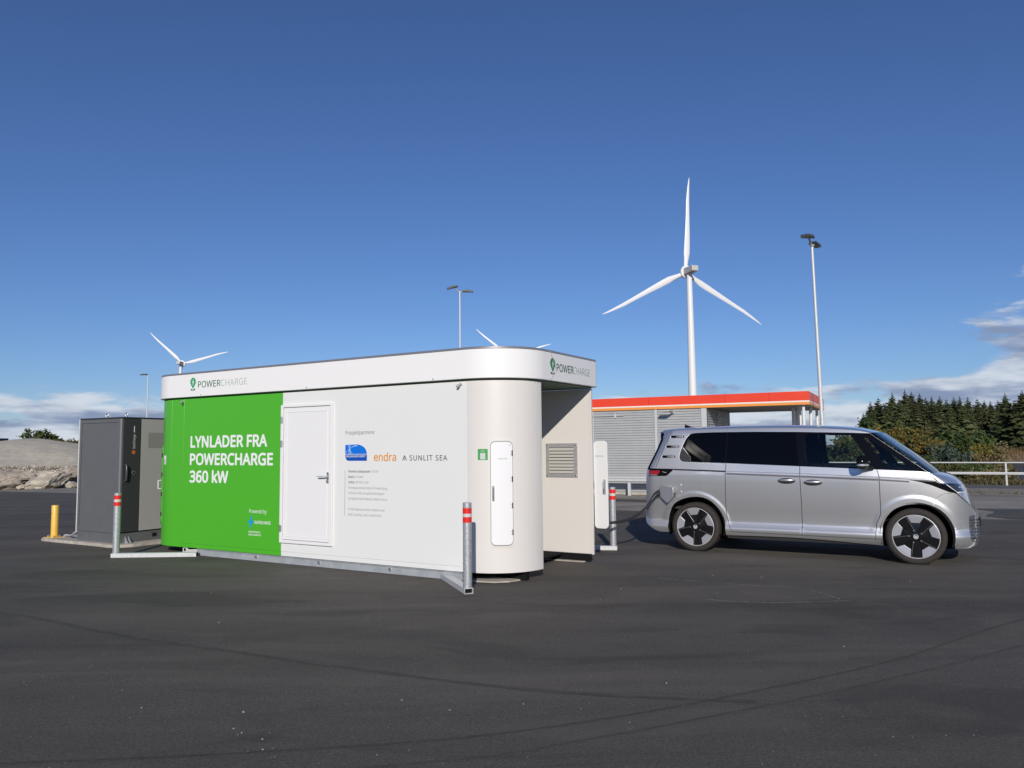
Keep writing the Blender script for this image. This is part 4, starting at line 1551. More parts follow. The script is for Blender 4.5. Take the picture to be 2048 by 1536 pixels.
# wheel-arch returns, dark wheel housings and the lower skirt
def arch_return():
    m = Surf()
    for sg in SIDES:
        for A in ARCHES:
            pts = [p for p in densify(A, .03) if p[1] > .2]
            for i in range(len(pts) - 1):
                o = len(m.v)
                for p in (pts[i], pts[i + 1]):
                    w = half_w(*p)
                    for d in (0, .10):
                        m.v.append((p[0], (w - d) * sg, p[1]))
                c = (pts[i][0] + pts[i + 1][0]) / 2
                cx = 0 if c < 1.5 else 2.99
                n = Vector((cx - c, 0, .37 - (pts[i][1] + pts[i + 1][1]) / 2)).normalized()
                m.n += [tuple(n)] * 4
                m.f.append((o, o + 2, o + 3, o + 1))
    return m


arch_return().build('arch_liner', M_TRIM, VAN)
m = MB()
for (cx, cz) in WHEELS:
    for sg in SIDES:
        pr = [(.43, .94), (.455, .86), (.46, .45), (.0, .45)]
        vs, n = [], 26
        for r_, y in pr:
            vs += [(cx + r_ * math.cos(R(-18 + 216 * i / n)), y * sg, cz + .012 + r_ * math.sin(R(-18 + 216 * i / n))) for i in range(n + 1)]
        m.add(vs, [(k * (n + 1) + i, k * (n + 1) + i + 1, (k + 1) * (n + 1) + i + 1, (k + 1) * (n + 1) + i) for k in range(len(pr) - 1) for i in range(n)])
m.box(.46, 2.55, -.86, .86, .25, .30).box(-.75, -.45, -.74, .74, .30, .36).box(3.42, 3.6, -.6, .6, .23, .28)
m.box(-.46, .46, -.45, .45, .28, .34).box(2.55, 3.42, -.45, .45, .28, .34)
m.build('underbody', M_DARK, VAN)
for sg in SIDES:
    m = MB()
    a = [(s, (half_w(s, .28) - .012) * sg) for s in (.47, .9, 1.4, 1.9, 2.3, 2.57)]
    for i in range(len(a) - 1):
        m.add([(a[i][0], a[i][1], .29), (a[i + 1][0], a[i + 1][1], .29), (a[i + 1][0], a[i + 1][1] - .05 * sg, .215), (a[i][0], a[i][1] - .05 * sg, .215)], [(0, 1, 2, 3)])
    m.build('skirt', M_SKIRT, VAN)

# cabin: floor, seats, dash and wheel seen through the front windows
CAB_M = mat('cabin_dark', (0.035, 0.037, 0.04), 0.8)
MB().box(-.5, 2.5, -.80, .80, .62, .66).build('cabin_floor', CAB_M, VAN)
MB().box(1.30, 1.36, -.80, .80, .66, 1.74).build('cabin_partition', M_DARK, VAN)
m = MB().prism([(2.62, .9), (3.10, .9), (3.12, 1.16), (2.80, 1.20), (2.66, 1.14)], lambda p: (p[0], -.72, p[1]), lambda p: (p[0], .72, p[1]))
m.build('dashboard', CAB_M, VAN, bevel=.02)
for y in (-.42, .42):
    st = MB().box(1.75, 2.25, y - .24, y + .24, .80, .95).build('front_seat', CAB_M, VAN, bevel=.04)
    MB().prism([(1.70, .95), (1.84, .95), (1.70, 1.25), (1.58, 1.25)], lambda p: (p[0], y - .22, p[1]), lambda p: (p[0], y + .22, p[1])).build('seat_back', CAB_M, st, bevel=.04)
MB().tube([(2.60 + .10 * math.sin(R(t)) * .5, .42 + .18 * math.cos(R(t)), 1.12 + .17 * math.sin(R(t))) for t in range(0, 361, 20)], .014, 8).build('steering_wheel', M_BLACK, VAN, smooth=True)


# ---- things laid on the flank
def side_poly(poly, sgn, off, name, material, parent, grid_step=.05, thick=.004):
    pl_ = densify(poly, .03, True)
    gr_ = []
    x0, x1 = min(p[0] for p in poly), max(p[0] for p in poly)
    z0, z1 = min(p[1] for p in poly), max(p[1] for p in poly)
    poly = clean(poly)
    pl_ = clean(pl_)
    k = x0 + grid_step / 2
    while k < x1:
        j = z0 + grid_step / 2
        while j < z1:
            if in_poly(k, j, poly):
                gr_.append((k, j))
            j += grid_step
        k += grid_step
    vs, ts = cdt([(pl_, True)], gr_)
    ts = [t for t in ts if in_poly(sum(vs[i].x for i in t) / 3, sum(vs[i].y for i in t) / 3, poly)]
    m = Surf()
    for v in vs:
        n = side_n(v.x, v.y)
        q = Vector((v.x, -half_w(v.x, v.y), v.y)) + n * off
        m.v.append((q.x, q.y * -sgn, q.z))
        m.n.append((n.x, n.y * -sgn, n.z))
    m.f = [tuple(t) for t in ts]
    k = len(pl_)
    for i in range(k):
        j = (i + 1) % k
        o = len(m.v)
        a, b = Vector(m.v[i]), Vector(m.v[j])
        na, nb = Vector(m.n[i]), Vector(m.n[j])
        e = (b - a).cross(na)
        if e.length < 1e-9:
            continue
        e.normalize()
        m.v += [tuple(a), tuple(b), tuple(b - nb * (thick + off)), tuple(a - na * (thick + off))]
        m.n += [tuple(e)] * 4
        m.f.append((o, o + 1, o + 2, o + 3))
    return m.build(name, material, parent)


def side_line(pts, w, sgn, off, name, material, parent, taper=False):
    p = densify(pts, .04)
    n = len(p)
    up = offset_line(p, w / 2)
    dn = offset_line(p, -w / 2)
    m = Surf()
    for i in range(n):
        for q in (up[i], dn[i]):
            nn = side_n(*q)
            v = Vector((q[0], -half_w(*q), q[1])) + nn * off
            m.v.append((v.x, v.y * -sgn, v.z))
            m.n.append((nn.x, nn.y * -sgn, nn.z))
    m.f = [(2 * i, 2 * i + 2, 2 * i + 3, 2 * i + 1) for i in range(n - 1)]
    return m.build(name, material, parent)


M_REDLENS = mat('red_lens', (0.30, 0.012, 0.02), 0.08, coat=1.0)
M_LAMPW = mat('lamp_white', (0.75, 0.75, 0.78), 0.2)
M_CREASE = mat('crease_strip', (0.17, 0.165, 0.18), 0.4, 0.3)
for sg in SIDES:
    # tail lamp
    tl = side_poly([(-.722, 1.250), (-.316, 1.243), (-.320, 1.232), (-.356, 1.199), (-.395, 1.162), (-.435, 1.134), (-.722, 1.129)], sg, .004, 'tail_lamp', M_GLOSSBLACK, VAN)
    side_poly([(-.715, 1.216), (-.535, 1.214), (-.566, 1.153), (-.712, 1.157)], sg, .007, 'red_lens', M_REDLENS, tl)
    side_poly([(-.712, 1.152), (-.580, 1.149), (-.590, 1.140), (-.710, 1.143)], sg, .007, 'lamp_strip', mat('lamp_grey', (.35, .34, .34), .2), tl)
    side_line([(-.50, 1.200), (-.46, 1.186), (-.43, 1.186)], .008, sg, .0065, 'lamp_strip', MATS['lamp_grey'], tl)
    # sliding-door rail and body crease lines
    side_poly([(-.318, 1.243), (.1, 1.233), (.488, 1.219), (.489, 1.198), (.1, 1.212), (-.309, 1.223)], sg, .003, 'door_rail', M_TRIM, VAN)
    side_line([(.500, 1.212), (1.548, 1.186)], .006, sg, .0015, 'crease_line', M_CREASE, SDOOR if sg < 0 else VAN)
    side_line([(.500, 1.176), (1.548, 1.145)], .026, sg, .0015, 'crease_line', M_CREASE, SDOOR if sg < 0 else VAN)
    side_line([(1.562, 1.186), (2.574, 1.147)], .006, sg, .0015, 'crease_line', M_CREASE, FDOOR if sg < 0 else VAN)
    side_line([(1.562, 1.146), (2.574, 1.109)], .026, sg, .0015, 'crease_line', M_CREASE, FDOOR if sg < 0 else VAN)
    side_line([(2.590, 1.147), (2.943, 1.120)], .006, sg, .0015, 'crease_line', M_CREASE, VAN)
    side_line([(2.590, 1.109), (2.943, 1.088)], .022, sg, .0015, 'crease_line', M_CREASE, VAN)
    # nose garnish running into the headlamp
    side_poly([(2.938, 1.120), (3.10, 1.116), (3.262, 1.104), (3.262, 1.088), (3.10, 1.098), (2.97, 1.108)], sg, .006, 'chrome_strip', M_CHROME, VAN)
    side_poly([(2.935, 1.115), (2.97, 1.106), (3.10, 1.096), (3.262, 1.086), (3.30, 1.062), (3.38, 1.0), (3.47, .94), (3.40, .955), (3.30, 1.0), (3.2, 1.045), (3.08, 1.083)], sg, .004, 'nose_strip', M_GLOSSBLACK, VAN)
    # vent plates on the rear pillar
    for (a, z) in ((-.386, 1.741), (-.452, 1.587), (-.512, 1.432)):
        vp = side_poly(round_rect(a, a + .212, z - .019, z + .019, .017, 4), sg, .003, 'pillar_vent', M_GLOSSBLACK, VAN)
        for k in range(5):
            x = a + .188 - k * .024
            w_ = .0105 - k * .0018
            side_line([(x + .006, z + .013), (x - .006, z), (x + .006, z - .013)], w_, sg, .0055, 'chevron', M_LAMPW, vp)
        side_line([(a - .012, z - .017), (a - .012, z + .017)], .008, sg, .002, 'vent_edge', M_LAMPW, vp)
    # triangular speaker-like panel in the rear window corner
    side_poly(smooth_poly([(-.192, 1.568), (-.12, 1.49), (-.062, 1.418), (-.056, 1.366), (-.14, 1.362), (-.19, 1.375), (-.217, 1.41), (-.218, 1.46)], 3), sg, .0008, 'corner_panel', mat('corner_panel_grey', (.03, .03, .032), .5), VAN)
    side_line([(-.188, 1.572), (-.118, 1.495), (-.058, 1.42), (-.050, 1.362)], .007, sg, .002, 'corner_trim', M_CHROME, VAN)
    side_line(smooth_poly([(-.09, 1.772), (-.150, 1.70), (-.190, 1.606), (-.219, 1.53), (-.237, 1.454), (-.236, 1.40)], 4, False), .009, sg, .0015, 'window_edge', M_LAMPW, VAN)
    # handles
    for (s0, z, par) in ((1.366, 1.08, SDOOR), (1.725, 1.06, FDOOR)):
        par = par if sg < 0 else VAN
        cup = side_poly([(s0 + .125 * math.cos(R(t)), z + .043 * math.sin(R(t))) for t in range(0, 360, 15)], sg, .0012, 'handle_cup', mat('handle_cup_dark', (.10, .10, .105), .25, .6), par)
        pts = [side_pt(s0 + .112 * q, z + .012, sg, .006 + .03 * (1 - q * q)) for q in (-1, -.8, -.5, 0, .5, .8, 1)]
        MB().tube(pts, [.006, .014, .018, .019, .018, .014, .006], 10).build('handle', M_PAINT, par, smooth=True)
    # sensors
    for (s0, z) in ((3.447, .475), (-.20, 1.0), (-.20, .90)):
        c = side_pt(s0, z, sg, .001)
        n = side_n(s0, z)
        n = Vector((n.x, n.y * -sg, n.z))
        MB().cyl(c - n * .004, c + n * .003, .011, n=12).build('sensor', M_LAMPW, VAN)
    # door mirror
    base = side_pt(2.46, 1.27, sg, 0)
    mr = empty('door_mirror')
    mr.parent = VAN
    cen = Vector((2.375, base.y + sg * .17, 1.352))
    bm = bmesh.new()
    bmesh.ops.create_uvsphere(bm, u_segments=24, v_segments=16, radius=1.0)
    for v in bm.verts:
        x, y, z = v.co
        x = x if x > 0 else x * .45
        zz = z * (.092 if z < 0 else .098)
        v.co = Vector((x * .115 + (-.02 if z < 0 else 0) * z, y * .115, zz))
    me = bpy.data.meshes.new('mirror_cap')
    top = [f for f in bm.faces if f.calc_center_median().z < -.024]
    bmesh.ops.delete(bm, geom=top, context='FACES')
    bm.to_mesh(me)
    bm.free()
    me.materials.append(M_GLOSSBLACK)
    me.polygons.foreach_set('use_smooth', [True] * len(me.polygons))
    o = bpy.data.objects.new('mirror_cap', me)
    COL.objects.link(o)
    o.parent = mr
    o.location = cen
    pr = [(cen.x + .108 * math.cos(R(t)) * (1 if math.cos(R(t)) > 0 else .47), cen.y + .108 * math.sin(R(t))) for t in range(0, 360, 15)]
    MB().prism(pr, lambda p: (p[0], p[1], cen.z - .052), lambda p: (p[0], p[1], cen.z - .024)).build('mirror_strip', mat('mirror_silver', (.55, .56, .58), .25, .6), mr, bevel=.004)
    pr2 = [(cen.x + (p[0] - cen.x) * .93, cen.y + (p[1] - cen.y) * .93) for p in pr]
    MB().prism(pr2, lambda p: (cen.x + (p[0] - cen.x) * .75, cen.y + (p[1] - cen.y) * .8, cen.z - .088), lambda p: (p[0], p[1], cen.z - .054)).build('mirror_base', M_BLACK, mr, bevel=.01)
    MB().tube([cen + Vector((.02, 0, -.075)), cen + Vector((.06, -sg * .09, -.088)), Vector((2.50, base.y + sg * .005, 1.262))], [.022, .022, .028], 10).build('mirror_arm', M_BLACK, mr, smooth=True)

# ---- nose parts: projected onto the body from the side
from mathutils.bvhtree import BVHTree


def shell_bvh():
    m = Surf()
    for sg in SIDES:
        for z in ('bonnet', 'bumper'):
            m.strip(zone_segs(z), sg, 14, .8 if z == 'bonnet' else .75)
        m.patch(REG['bumper'], sg)
        m.patch(REG['body'], sg)
    return BVHTree.FromPolygons([Vector(v) for v in m.v], m.f)


BV = shell_bvh()


def nose_poly(poly, name, material, parent, off, sgn, step=.02):
    pl_ = densify(poly, .012, True)
    x0, x1 = min(p[0] for p in poly), max(p[0] for p in poly)
    z0, z1 = min(p[1] for p in poly), max(p[1] for p in poly)
    gr_ = []
    k = x0 + step / 2
    while k < x1:
        j = z0 + step / 2
        while j < z1:
            if in_poly(k, j, poly):
                gr_.append((k, j))
            j += step
        k += step
    vs, ts = cdt([(pl_, True)], gr_)
    m = Surf()
    ok = {}
    for i, v in enumerate(vs):
        h = BV.ray_cast(Vector((v.x, -2.0, v.y)), Vector((0, 1, 0)))
        if h[0] is None or h[0].y > -.02:
            continue
        n = h[1] if h[1].y < 0 else -h[1]
        q = h[0] + n * off
        ok[i] = len(m.v)
        m.v.append((q.x, q.y * -sgn, q.z))
        m.n.append((n.x, n.y * -sgn, n.z))
    for t in ts:
        if all(i in ok for i in t) and in_poly(sum(vs[i].x for i in t) / 3, sum(vs[i].y for i in t) / 3, poly):
            m.f.append(tuple(ok[i] for i in t))
    return m.build(name, material, parent)


M_LAMPG = mat('lamp_glass', (0.03, 0.035, 0.04), 0.04, coat=1.0)
for sg in SIDES:
    hl = nose_poly([(3.28, 1.062), (3.40, 1.058), (3.565, 1.040), (3.590, .975), (3.556, .935), (3.47, .945), (3.39, .99)], 'headlamp', M_GLOSSBLACK, VAN, .004, sg)
    nose_poly(smooth_poly([(3.385, 1.044), (3.55, 1.030), (3.575, .978), (3.548, .948), (3.488, .957)], 3), 'lamp_glass', M_LAMPG, hl, .007, sg)
    for q in ([(3.365, 1.052), (3.482, .952), (3.494, .948), (3.378, 1.052)], [(3.482, .956), (3.488, .944), (3.552, .938), (3.556, .947)], [(3.548, .938), (3.558, .940), (3.580, .968), (3.574, .976)]):
        nose_poly(q, 'light_strip', M_LAMPW, hl, .010, sg, .01)
    for k in range(3):
        nose_poly([(3.505 + k * .017, 1.016 - k * .003), (3.513 + k * .017, 1.014 - k * .003), (3.513 + k * .017, .998 - k * .003), (3.505 + k * .017, 1.0 - k * .003)], 'lamp_lens', M_LAMPW, hl, .0095, sg, .008)
    nose_poly([(3.285, 1.066), (3.29, 1.075), (3.42, 1.066), (3.565, 1.046), (3.565, 1.040), (3.40, 1.057)], 'chrome_strip', M_CHROME, VAN, .006, sg)
    # bonnet shut line
    sh = [(3.175, 1.205), (3.24, 1.128), (3.306, 1.050), (3.39, .985), (3.481, .928), (3.57, .835), (3.64, .752)]
    for i in range(len(sh) - 1):
        nose_poly([sh[i], sh[i + 1], (sh[i + 1][0] + .007, sh[i + 1][1] + .007), (sh[i][0] + .007, sh[i][1] + .007)], 'panel_gap', M_DARK, VAN, .0015, sg, .02)
    # honeycomb corner grille of the bumper
    gp = nose_poly(smooth_poly([(3.612, .628), (3.66, .636), (3.716, .632), (3.718, .45), (3.716, .30), (3.68, .275), (3.628, .31), (3.606, .42), (3.604, .54)], 3), 'bumper_grille',
                   mat('grille_grey', (.13, .14, .16), .35, .4), FB, .003, sg)
    for r_ in range(7):
        for k in range(5):
            s0, z0 = 3.622 + k * .0205 + .010 * (r_ % 2), .578 - r_ * .0395
            if s0 > 3.705:
                continue
            nose_poly([(s0 + .0065 * math.cos(R(t)), z0 + .0085 * math.sin(R(t))) for t in range(0, 360, 60)], 'grille_cell', M_DARK, gp, .005, sg, .006)
            nose_poly([(s0 + .009 + .003 * math.cos(R(t)), z0 - .002 + .005 * math.sin(R(t))) for t in range(0, 360, 60)], 'grille_glint', M_CHROME, gp, .0055, sg, .006)
MB().box(3.725, 3.737, -.26, .26, .47, .59).build('number_plate', M_TRIM, VAN, bevel=.004)
MB().prism([(3.43, .205), (3.60, .215), (3.68, .25), (3.66, .27), (3.43, .24)], lambda p: (p[0], -.55, p[1] - .012), lambda p: (p[0], .55, p[1] - .012)).build('bumper_lip', M_BLACK, VAN, bevel=.01)

# ---- roof aerial
fin = [(-.44, 1.888), (-.445, 1.945), (-.432, 1.952), (-.40, 1.940), (-.33, 1.915), (-.25, 1.893)]
m = MB().prism(fin, lambda p: (p[0], -.022 * (1 - (p[1] - 1.888) * 9), p[1]), lambda p: (p[0], .022 * (1 - (p[1] - 1.888) * 9), p[1]))
m.build('roof_aerial', M_GLOSSBLACK, VAN, bevel=.006)

# ---- charge flap standing open, socket and plug
hinge = side_pt(-.300, .868, -1, .085)
FLAP = MB()
fl = smooth_poly([(.0, .086), (.03, .100), (.17, .132), (.205, .128), (.222, .10), (.232, -.02), (.20, -.062), (.115, -.128), (.085, -.128), (.015, -.062), (.0, -.03)], 3)
op = R(-9)
fx = Vector((-math.cos(op), -math.sin(op), 0))
fn = Vector((-math.sin(op), math.cos(op), 0))
FLAP.prism(fl, lambda p: hinge + fx * (p[0] + .004) + Vector((0, 0, p[1])) - fn * .012, lambda p: hinge + fx * (p[0] + .004) + Vector((0, 0, p[1])))
FLAP = FLAP.build('charge_flap', M_PAINT, VAN, smooth=True, angle=30, bevel=.003)
MB().box(-.33, -.30, hinge.y + .0, hinge.y + .09, .82, .88).build('flap_hinge', M_BLACK, VAN)
so = side_poly(smooth_poly([(-.42, .95), (-.50, .975), (-.545, .93), (-.55, .83), (-.48, .775), (-.42, .80)], 3), -1, .002, 'charge_socket', M_DARK, VAN)

# ---- wheels
M_RIMS = mat('rim_silver', (0.46, 0.47, 0.50), 0.36, 0.5)
M_RIMB = mat('rim_black', (0.008, 0.008, 0.009), 0.14)


def make_wheel():
    root = empty('wheel')
    prof = [(.283, -.012), (.300, -.022), (.325, -.027), (.350, -.020), (.362, -.004), (.3665, .020), (.3665, .20), (.350, .225), (.30, .23), (.283, .20)]
    t = MB().lathe(prof, 72, 'Y').build('tyre', M_RUBBER, root, smooth=True)
    m = MB()
    for k in range(90):
        a = 2 * math.pi * k / 90
        u, w = Vector((math.cos(a), 0, math.sin(a))), Vector((-math.sin(a), 0, math.cos(a)))
        p = [u * .3605 + w * .004, u * .3605 - w * .004, u * .369 - w * .004, u * .369 + w * .004]
        m.add([tuple(v + Vector((0, -.006, 0))) for v in p] + [tuple(v + Vector((0, .03, 0))) for v in p], [(0, 1, 2, 3), (0, 4, 5, 1), (2, 6, 7, 3), (3, 7, 4, 0), (1, 5, 6, 2)])
    m.build('tread', M_RUBBER, t)
    MB().lathe([(.287, -.010), (.2895, -.014), (.281, -.016), (.277, -.010), (.277, .02)], 72, 'Y').build('rim', mat('rim_lip', (.6, .6, .61), .4, .35), root, smooth=True)
    MB().lathe([(.278, .012), (.22, .016), (.12, .010), (.05, -.004), (0, -.006)], 60, 'Y').build('wheel_disc', M_RIMB, root, smooth=True)
    a0 = 97
    for k in range(5):
        c = a0 + 72 * k
        pl_ = [(.276 * math.cos(R(c + t)), .276 * math.sin(R(c + t))) for t in range(-22, 21, 3)]
        pl_ += [(.186 * math.cos(R(c + 15)), .186 * math.sin(R(c + 15))), (.186 * math.cos(R(c - 16)), .186 * math.sin(R(c - 16)))]
        MB().prism(pl_, lambda p: (p[0], -.008 + (.276 - math.hypot(*p)) * .08, p[1]), lambda p: (p[0], .014, p[1])).build('rim_segment', M_RIMS, root, bevel=.003)
        c2 = a0 + 36 + 72 * k
        u, w = Vector((math.cos(R(c2)), 0, math.sin(R(c2)))), Vector((-math.sin(R(c2)), 0, math.cos(R(c2))))
        pts = [u * .045 - w * .040, u * .270 - w * .075, u * .270 + w * .052, u * .06 + w * .03]
        pl2 = [(p.x, p.z) for p in pts]
        sp_ = MB().prism(pl2, lambda p: (p[0], -.004 - .004 * (math.hypot(*p) > .1), p[1]), lambda p: (p[0], .018, p[1])).build('spoke', M_RIMB, root, bevel=.006)
        a_, b_ = u * .075 - w * .034 + Vector((0, -.006, 0)), u * .255 - w * .062 + Vector((0, -.008, 0))
        MB().tube([a_, b_], .0042, 6).build('spoke_edge', mat('spoke_edge_grey', (.10, .10, .105), .2), sp_)
        q = u * .075 - w * .030
        MB().cyl((q.x, -.003, q.z), (q.x, -.011, q.z), .009, n=10).build('wheel_bolt', M_STEEL, root)
    hub = MB().lathe([(0, -.012), (.029, -.012), (.032, -.008), (.032, .0)], 28, 'Y').build('hub_cap', M_BLACK, root, smooth=True)
    m = MB().lathe([(.0265, -.0125), (.030, -.0125)], 28, 'Y')
    for q in ([(-.017, .020), (0, -.003), (.017, .020)], [(-.022, .010), (-.010, -.022), (0, -.002), (.010, -.022), (.022, .010)]):
        for i in range(len(q) - 1):
            a_, b_ = Vector(q[i]), Vector(q[i + 1])
            d = (b_ - a_).normalized() * .0028
            m.add([(a_.x - d.y, -.0126, a_.y + d.x), (a_.x + d.y, -.0126, a_.y - d.x), (b_.x + d.y, -.0126, b_.y - d.x), (b_.x - d.y, -.0126, b_.y + d.x)], [(0, 1, 2, 3)])
    m.build('emblem', M_LAMPW, hub)
    return root


wheel = make_wheel()
wheel.parent = VAN
wheel.location = (0.0, -.952, .368)
w2 = copy_tree(wheel, VAN)
w2.location = (2.99, -.952, .365)
w2.rotation_euler = (0, R(7), 0)
for (x, z) in ((0.0, .368), (2.99, .365)):
    w3 = copy_tree(wheel, VAN)
    w3.location = (x, .952, z)
    w3.rotation_euler = (0, 0, math.pi)

# ---- charging cable and plug
VM = Matrix.Translation(VAN.location) @ Matrix.Rotation(R(-31.018), 4, 'Z')
pl0 = VM @ (side_pt(-.54, .885, -1, .01))
pl1 = VM @ (side_pt(-.59, .85, -1, .10))
pl2_ = VM @ (side_pt(-.64, .78, -1, .16))
cb = empty('charging_cable', (1.3, 11.2, 0))
tag(cb, 'thick black charging cable hanging from the white hatch to the van', 'charging cable')
off = Vector((-1.3, -11.2, 0))
pts = [Vector((.85, 11.46, .80)), Vector((1.06, 11.52, .60)), Vector((1.35, 11.68, .485)), Vector((1.56, 11.88, .462)), Vector((1.82, 12.0, .515)), Vector((2.04, 12.12, .645))]
pts = [q + off for q in pts] + [pl2_ + off]
MB().tube(smooth_poly([tuple(p) for p in pts], 8, False), .021, 10).build('cable', M_CABLE, cb, smooth=True)
MB().tube([pl0 + off, pl0.lerp(pl1, .5) + off, pl1 + off, pl2_ + off], [.040, .045, .036, .024], 14).build('plug', M_BLACK, cb, smooth=True)

# ================================================================== FUEL STATION
FS = empty('fuel_station', (3.74, 26.27, 0.0), R(-26.5))
tag(FS, 'grey corrugated fuel station kiosk under a flat red and orange canopy', 'fuel station')
M_CORR = mat('corrugated_grey', (0.43, 0.44, 0.44), 0.45, 0.1, var=0.05, vscale=1.5)
M_POST = mat('cladding_post', (0.54, 0.55, 0.555), 0.45, 0.1)


def corrugated(x0, x1, z0, z1, fn, pitch=.084, depth=.030):
    m = MB()
    z = z0
    prof = []
    while z < z1:
        for dz, d in ((0, 0.0), (.34, 0.0), (.38, depth), (.80, depth), (.98, 0.0)):
            q = z + dz * pitch
            if q < z1:
                prof.append((q, d))
        z += pitch
    prof.append((z1, 0.0))
    for (z_, d) in prof:
        m.v += [fn(x0, d, z_), fn(x1, d, z_)]
    m.f = [(2 * i, 2 * i + 1, 2 * i + 3, 2 * i + 2) for i in range(len(prof) - 1)]
    return m


WB, WT = .09, 2.83
fr_ = lambda x, d, z: (x, -d, z)
corrugated(-3.2, -1.16, WB, WT, fr_).build('cladding_sheet', M_CORR, FS, fix=False)
corrugated(-1.05, 1.075, WB, WT, fr_).build('cladding_sheet', M_CORR, FS, fix=False)
corrugated(1.175, 2.62, WB, WT, fr_).build('cladding_sheet', M_CORR, FS, fix=False)
for a, b in ((-1.155, -1.055), (1.08, 1.17), (2.625, 2.80)):
    MB().box(a, b, -.03, .02, WB, WT).build('corner_strip', M_POST, FS, bevel=.005)
sd = lambda y, d, z: (2.79 + d, y, z)
corrugated(.025, 1.10, WB, WT, sd).build('cladding_sheet', M_CORR, FS, fix=False)
corrugated(1.14, 2.46, WB, WT, sd).build('cladding_sheet', M_CORR, FS, fix=False)
corrugated(2.50, 3.64, WB, WT, sd).build('cladding_sheet', M_CORR, FS, fix=False)
for y in (1.12, 2.48, 3.66):
    MB().box(2.78, 2.815, y - .018, y + .018, WB, WT).build('corner_strip', M_POST, FS)
MB().box(-3.2, 2.78, .03, 3.66, 0.0, WT).build('kiosk_core', mat('kiosk_core', (.3, .3, .3), .8), FS)
MB().box(-3.25, 2.84, -.045, 3.7, 0.0, .085).build('plinth', M_CONC, FS)
# canopy
M_CRED = mat('canopy_red', (0.78, 0.058, 0.022), 0.38, var=.02, vscale=1)
M_CWHT = mat('canopy_white', (0.80, 0.76, 0.70), 0.4)
M_CORG = mat('canopy_orange', (0.80, 0.31, 0.06), 0.4)
M_SOF = mat('canopy_soffit', (0.30, 0.29, 0.27), 0.6)
cx0, cx1, cy0, cy1 = -3.6, 5.91, -.05, 4.9
xs_ = [cx0, -1.3, .9, 3.4, 4.75, cx1]
for i in range(5):
    MB().box(xs_[i] + .004, xs_[i + 1] - .004, cy0, cy0 + .05, 2.945, 3.225).build('fascia_panel', M_CRED, FS)
MB().box(cx0 + .01, cx1 - .02, cy0 + .02, cy0 + .05, 2.90, 3.215).build('fascia_backing', mat('fascia_joint', (.35, .03, .015), .6), FS)
for (y0, y1) in ((cy0 + .004, 1.62), (1.64, 3.2), (3.22, cy1)):
    MB().box(cx1 - .05, cx1 - .001, y0 + .05, y1, 2.945, 3.225).build('fascia_panel', M_CRED, FS)
m = MB().box(cx0, cx1 + .004, cy0 - .004, cy0 + .05, 2.898, 2.943).box(cx1 - .05, cx1 + .004, cy0 + .051, cy1, 2.898, 2.943)
m.build('white_stripe', M_CWHT, FS)
m = MB().box(cx0, cx1 + .012, cy0 - .012, cy0 + .05, 2.815, 2.896).box(cx1 - .05, cx1 + .012, cy0 + .051, cy1, 2.815, 2.896)
m.build('orange_stripe', M_CORG, FS, bevel=.004)
MB().box(cx0, cx1 - .05, cy0 + .051, cy1, 2.83, 2.90).build('soffit', M_SOF, FS)
MB().box(cx0, cx1 - .055, cy0 + .052, cy1, 2.905, 3.19).build('canopy_deck', mat('canopy_deck', (.35, .35, .35), .8), FS)
M_COLW = mat('column_white', (0.72, 0.72, 0.70), 0.35)
for (x, y, r_) in ((5.72, .12, .045), (5.55, .62, .055), (5.72, 2.2, .05), (5.70, 4.55, .05), (5.20, 2.0, .05), (5.05, 4.2, .05)):
    MB().cyl((x, y, 0), (x, y, 2.83), r_, n=16).build('column', M_COLW, FS, smooth=True)
# flood lamp on the front, conduit, small boxes on the side wall
fl_ = MB().prism([(-.17, 0.0), (.13, .0), (.20, .03), (-.23, .03)], lambda p: (1.60 + p[0], -.22, 2.695 + p[1]), lambda p: (1.60 + p[0] * .8, -.52, 2.715 + p[1])).build('flood_lamp', mat('lamp_pale', (.55, .55, .53), .4), FS, bevel=.004)
MB().tube([(1.72, -.02, 2.70), (1.72, -.12, 2.70), (1.66, -.24, 2.70)], .022, 8).build('lamp_arm', M_GALV, fl_)
MB().box(1.70, 1.76, -.05, -.025, 2.64, 2.74).build('lamp_plate', M_GALV, fl_)
MB().tube([(-1.7, -.03, 2.63), (-.30, -.03, 2.63), (.02, -.03, 2.63)], .012, 6).build('conduit', M_GALV, FS)
MB().box(-.30, -.24, -.05, -.024, 2.56, 2.72).build('junction_box', M_GALVP, FS)
for (y, z, h) in ((1.62, 2.45, .16), (1.62, 2.62, .10), (1.95, 2.52, .10), (1.45, 2.55, .07)):
    MB().box(2.815, 2.85, y - .06, y + .06, z - h / 2, z + h / 2).build('wall_box', M_GALVP, FS)
# crash rail in front of the kiosk
CR = empty('crash_barrier', (3.74 - .6 * .446, 26.27 - .6 * .895, 0), R(-26.5))
tag(CR, 'low grey steel crash barrier in front of the corrugated kiosk wall', 'crash barrier')
m = MB()
pr = [(0, .44), (-.05, .47), (-.05, .51), (-.005, .54), (-.05, .57), (-.05, .61), (0, .64), (.012, .64), (-.035, .61), (-.035, .57), (.008, .54), (-.035, .51), (-.035, .47), (.012, .44)]
m.prism(pr, lambda p: (-2.2, p[0], p[1]), lambda p: (6.0, p[0], p[1]))
m.build('rail', M_GALVP, CR, fix=False)
for x in (-1.75, .34, 2.4, 4.5):
    MB().box(x - .045, x + .045, .014, .10, 0, .60).build('post', M_GALVP, CR, bevel=.004)

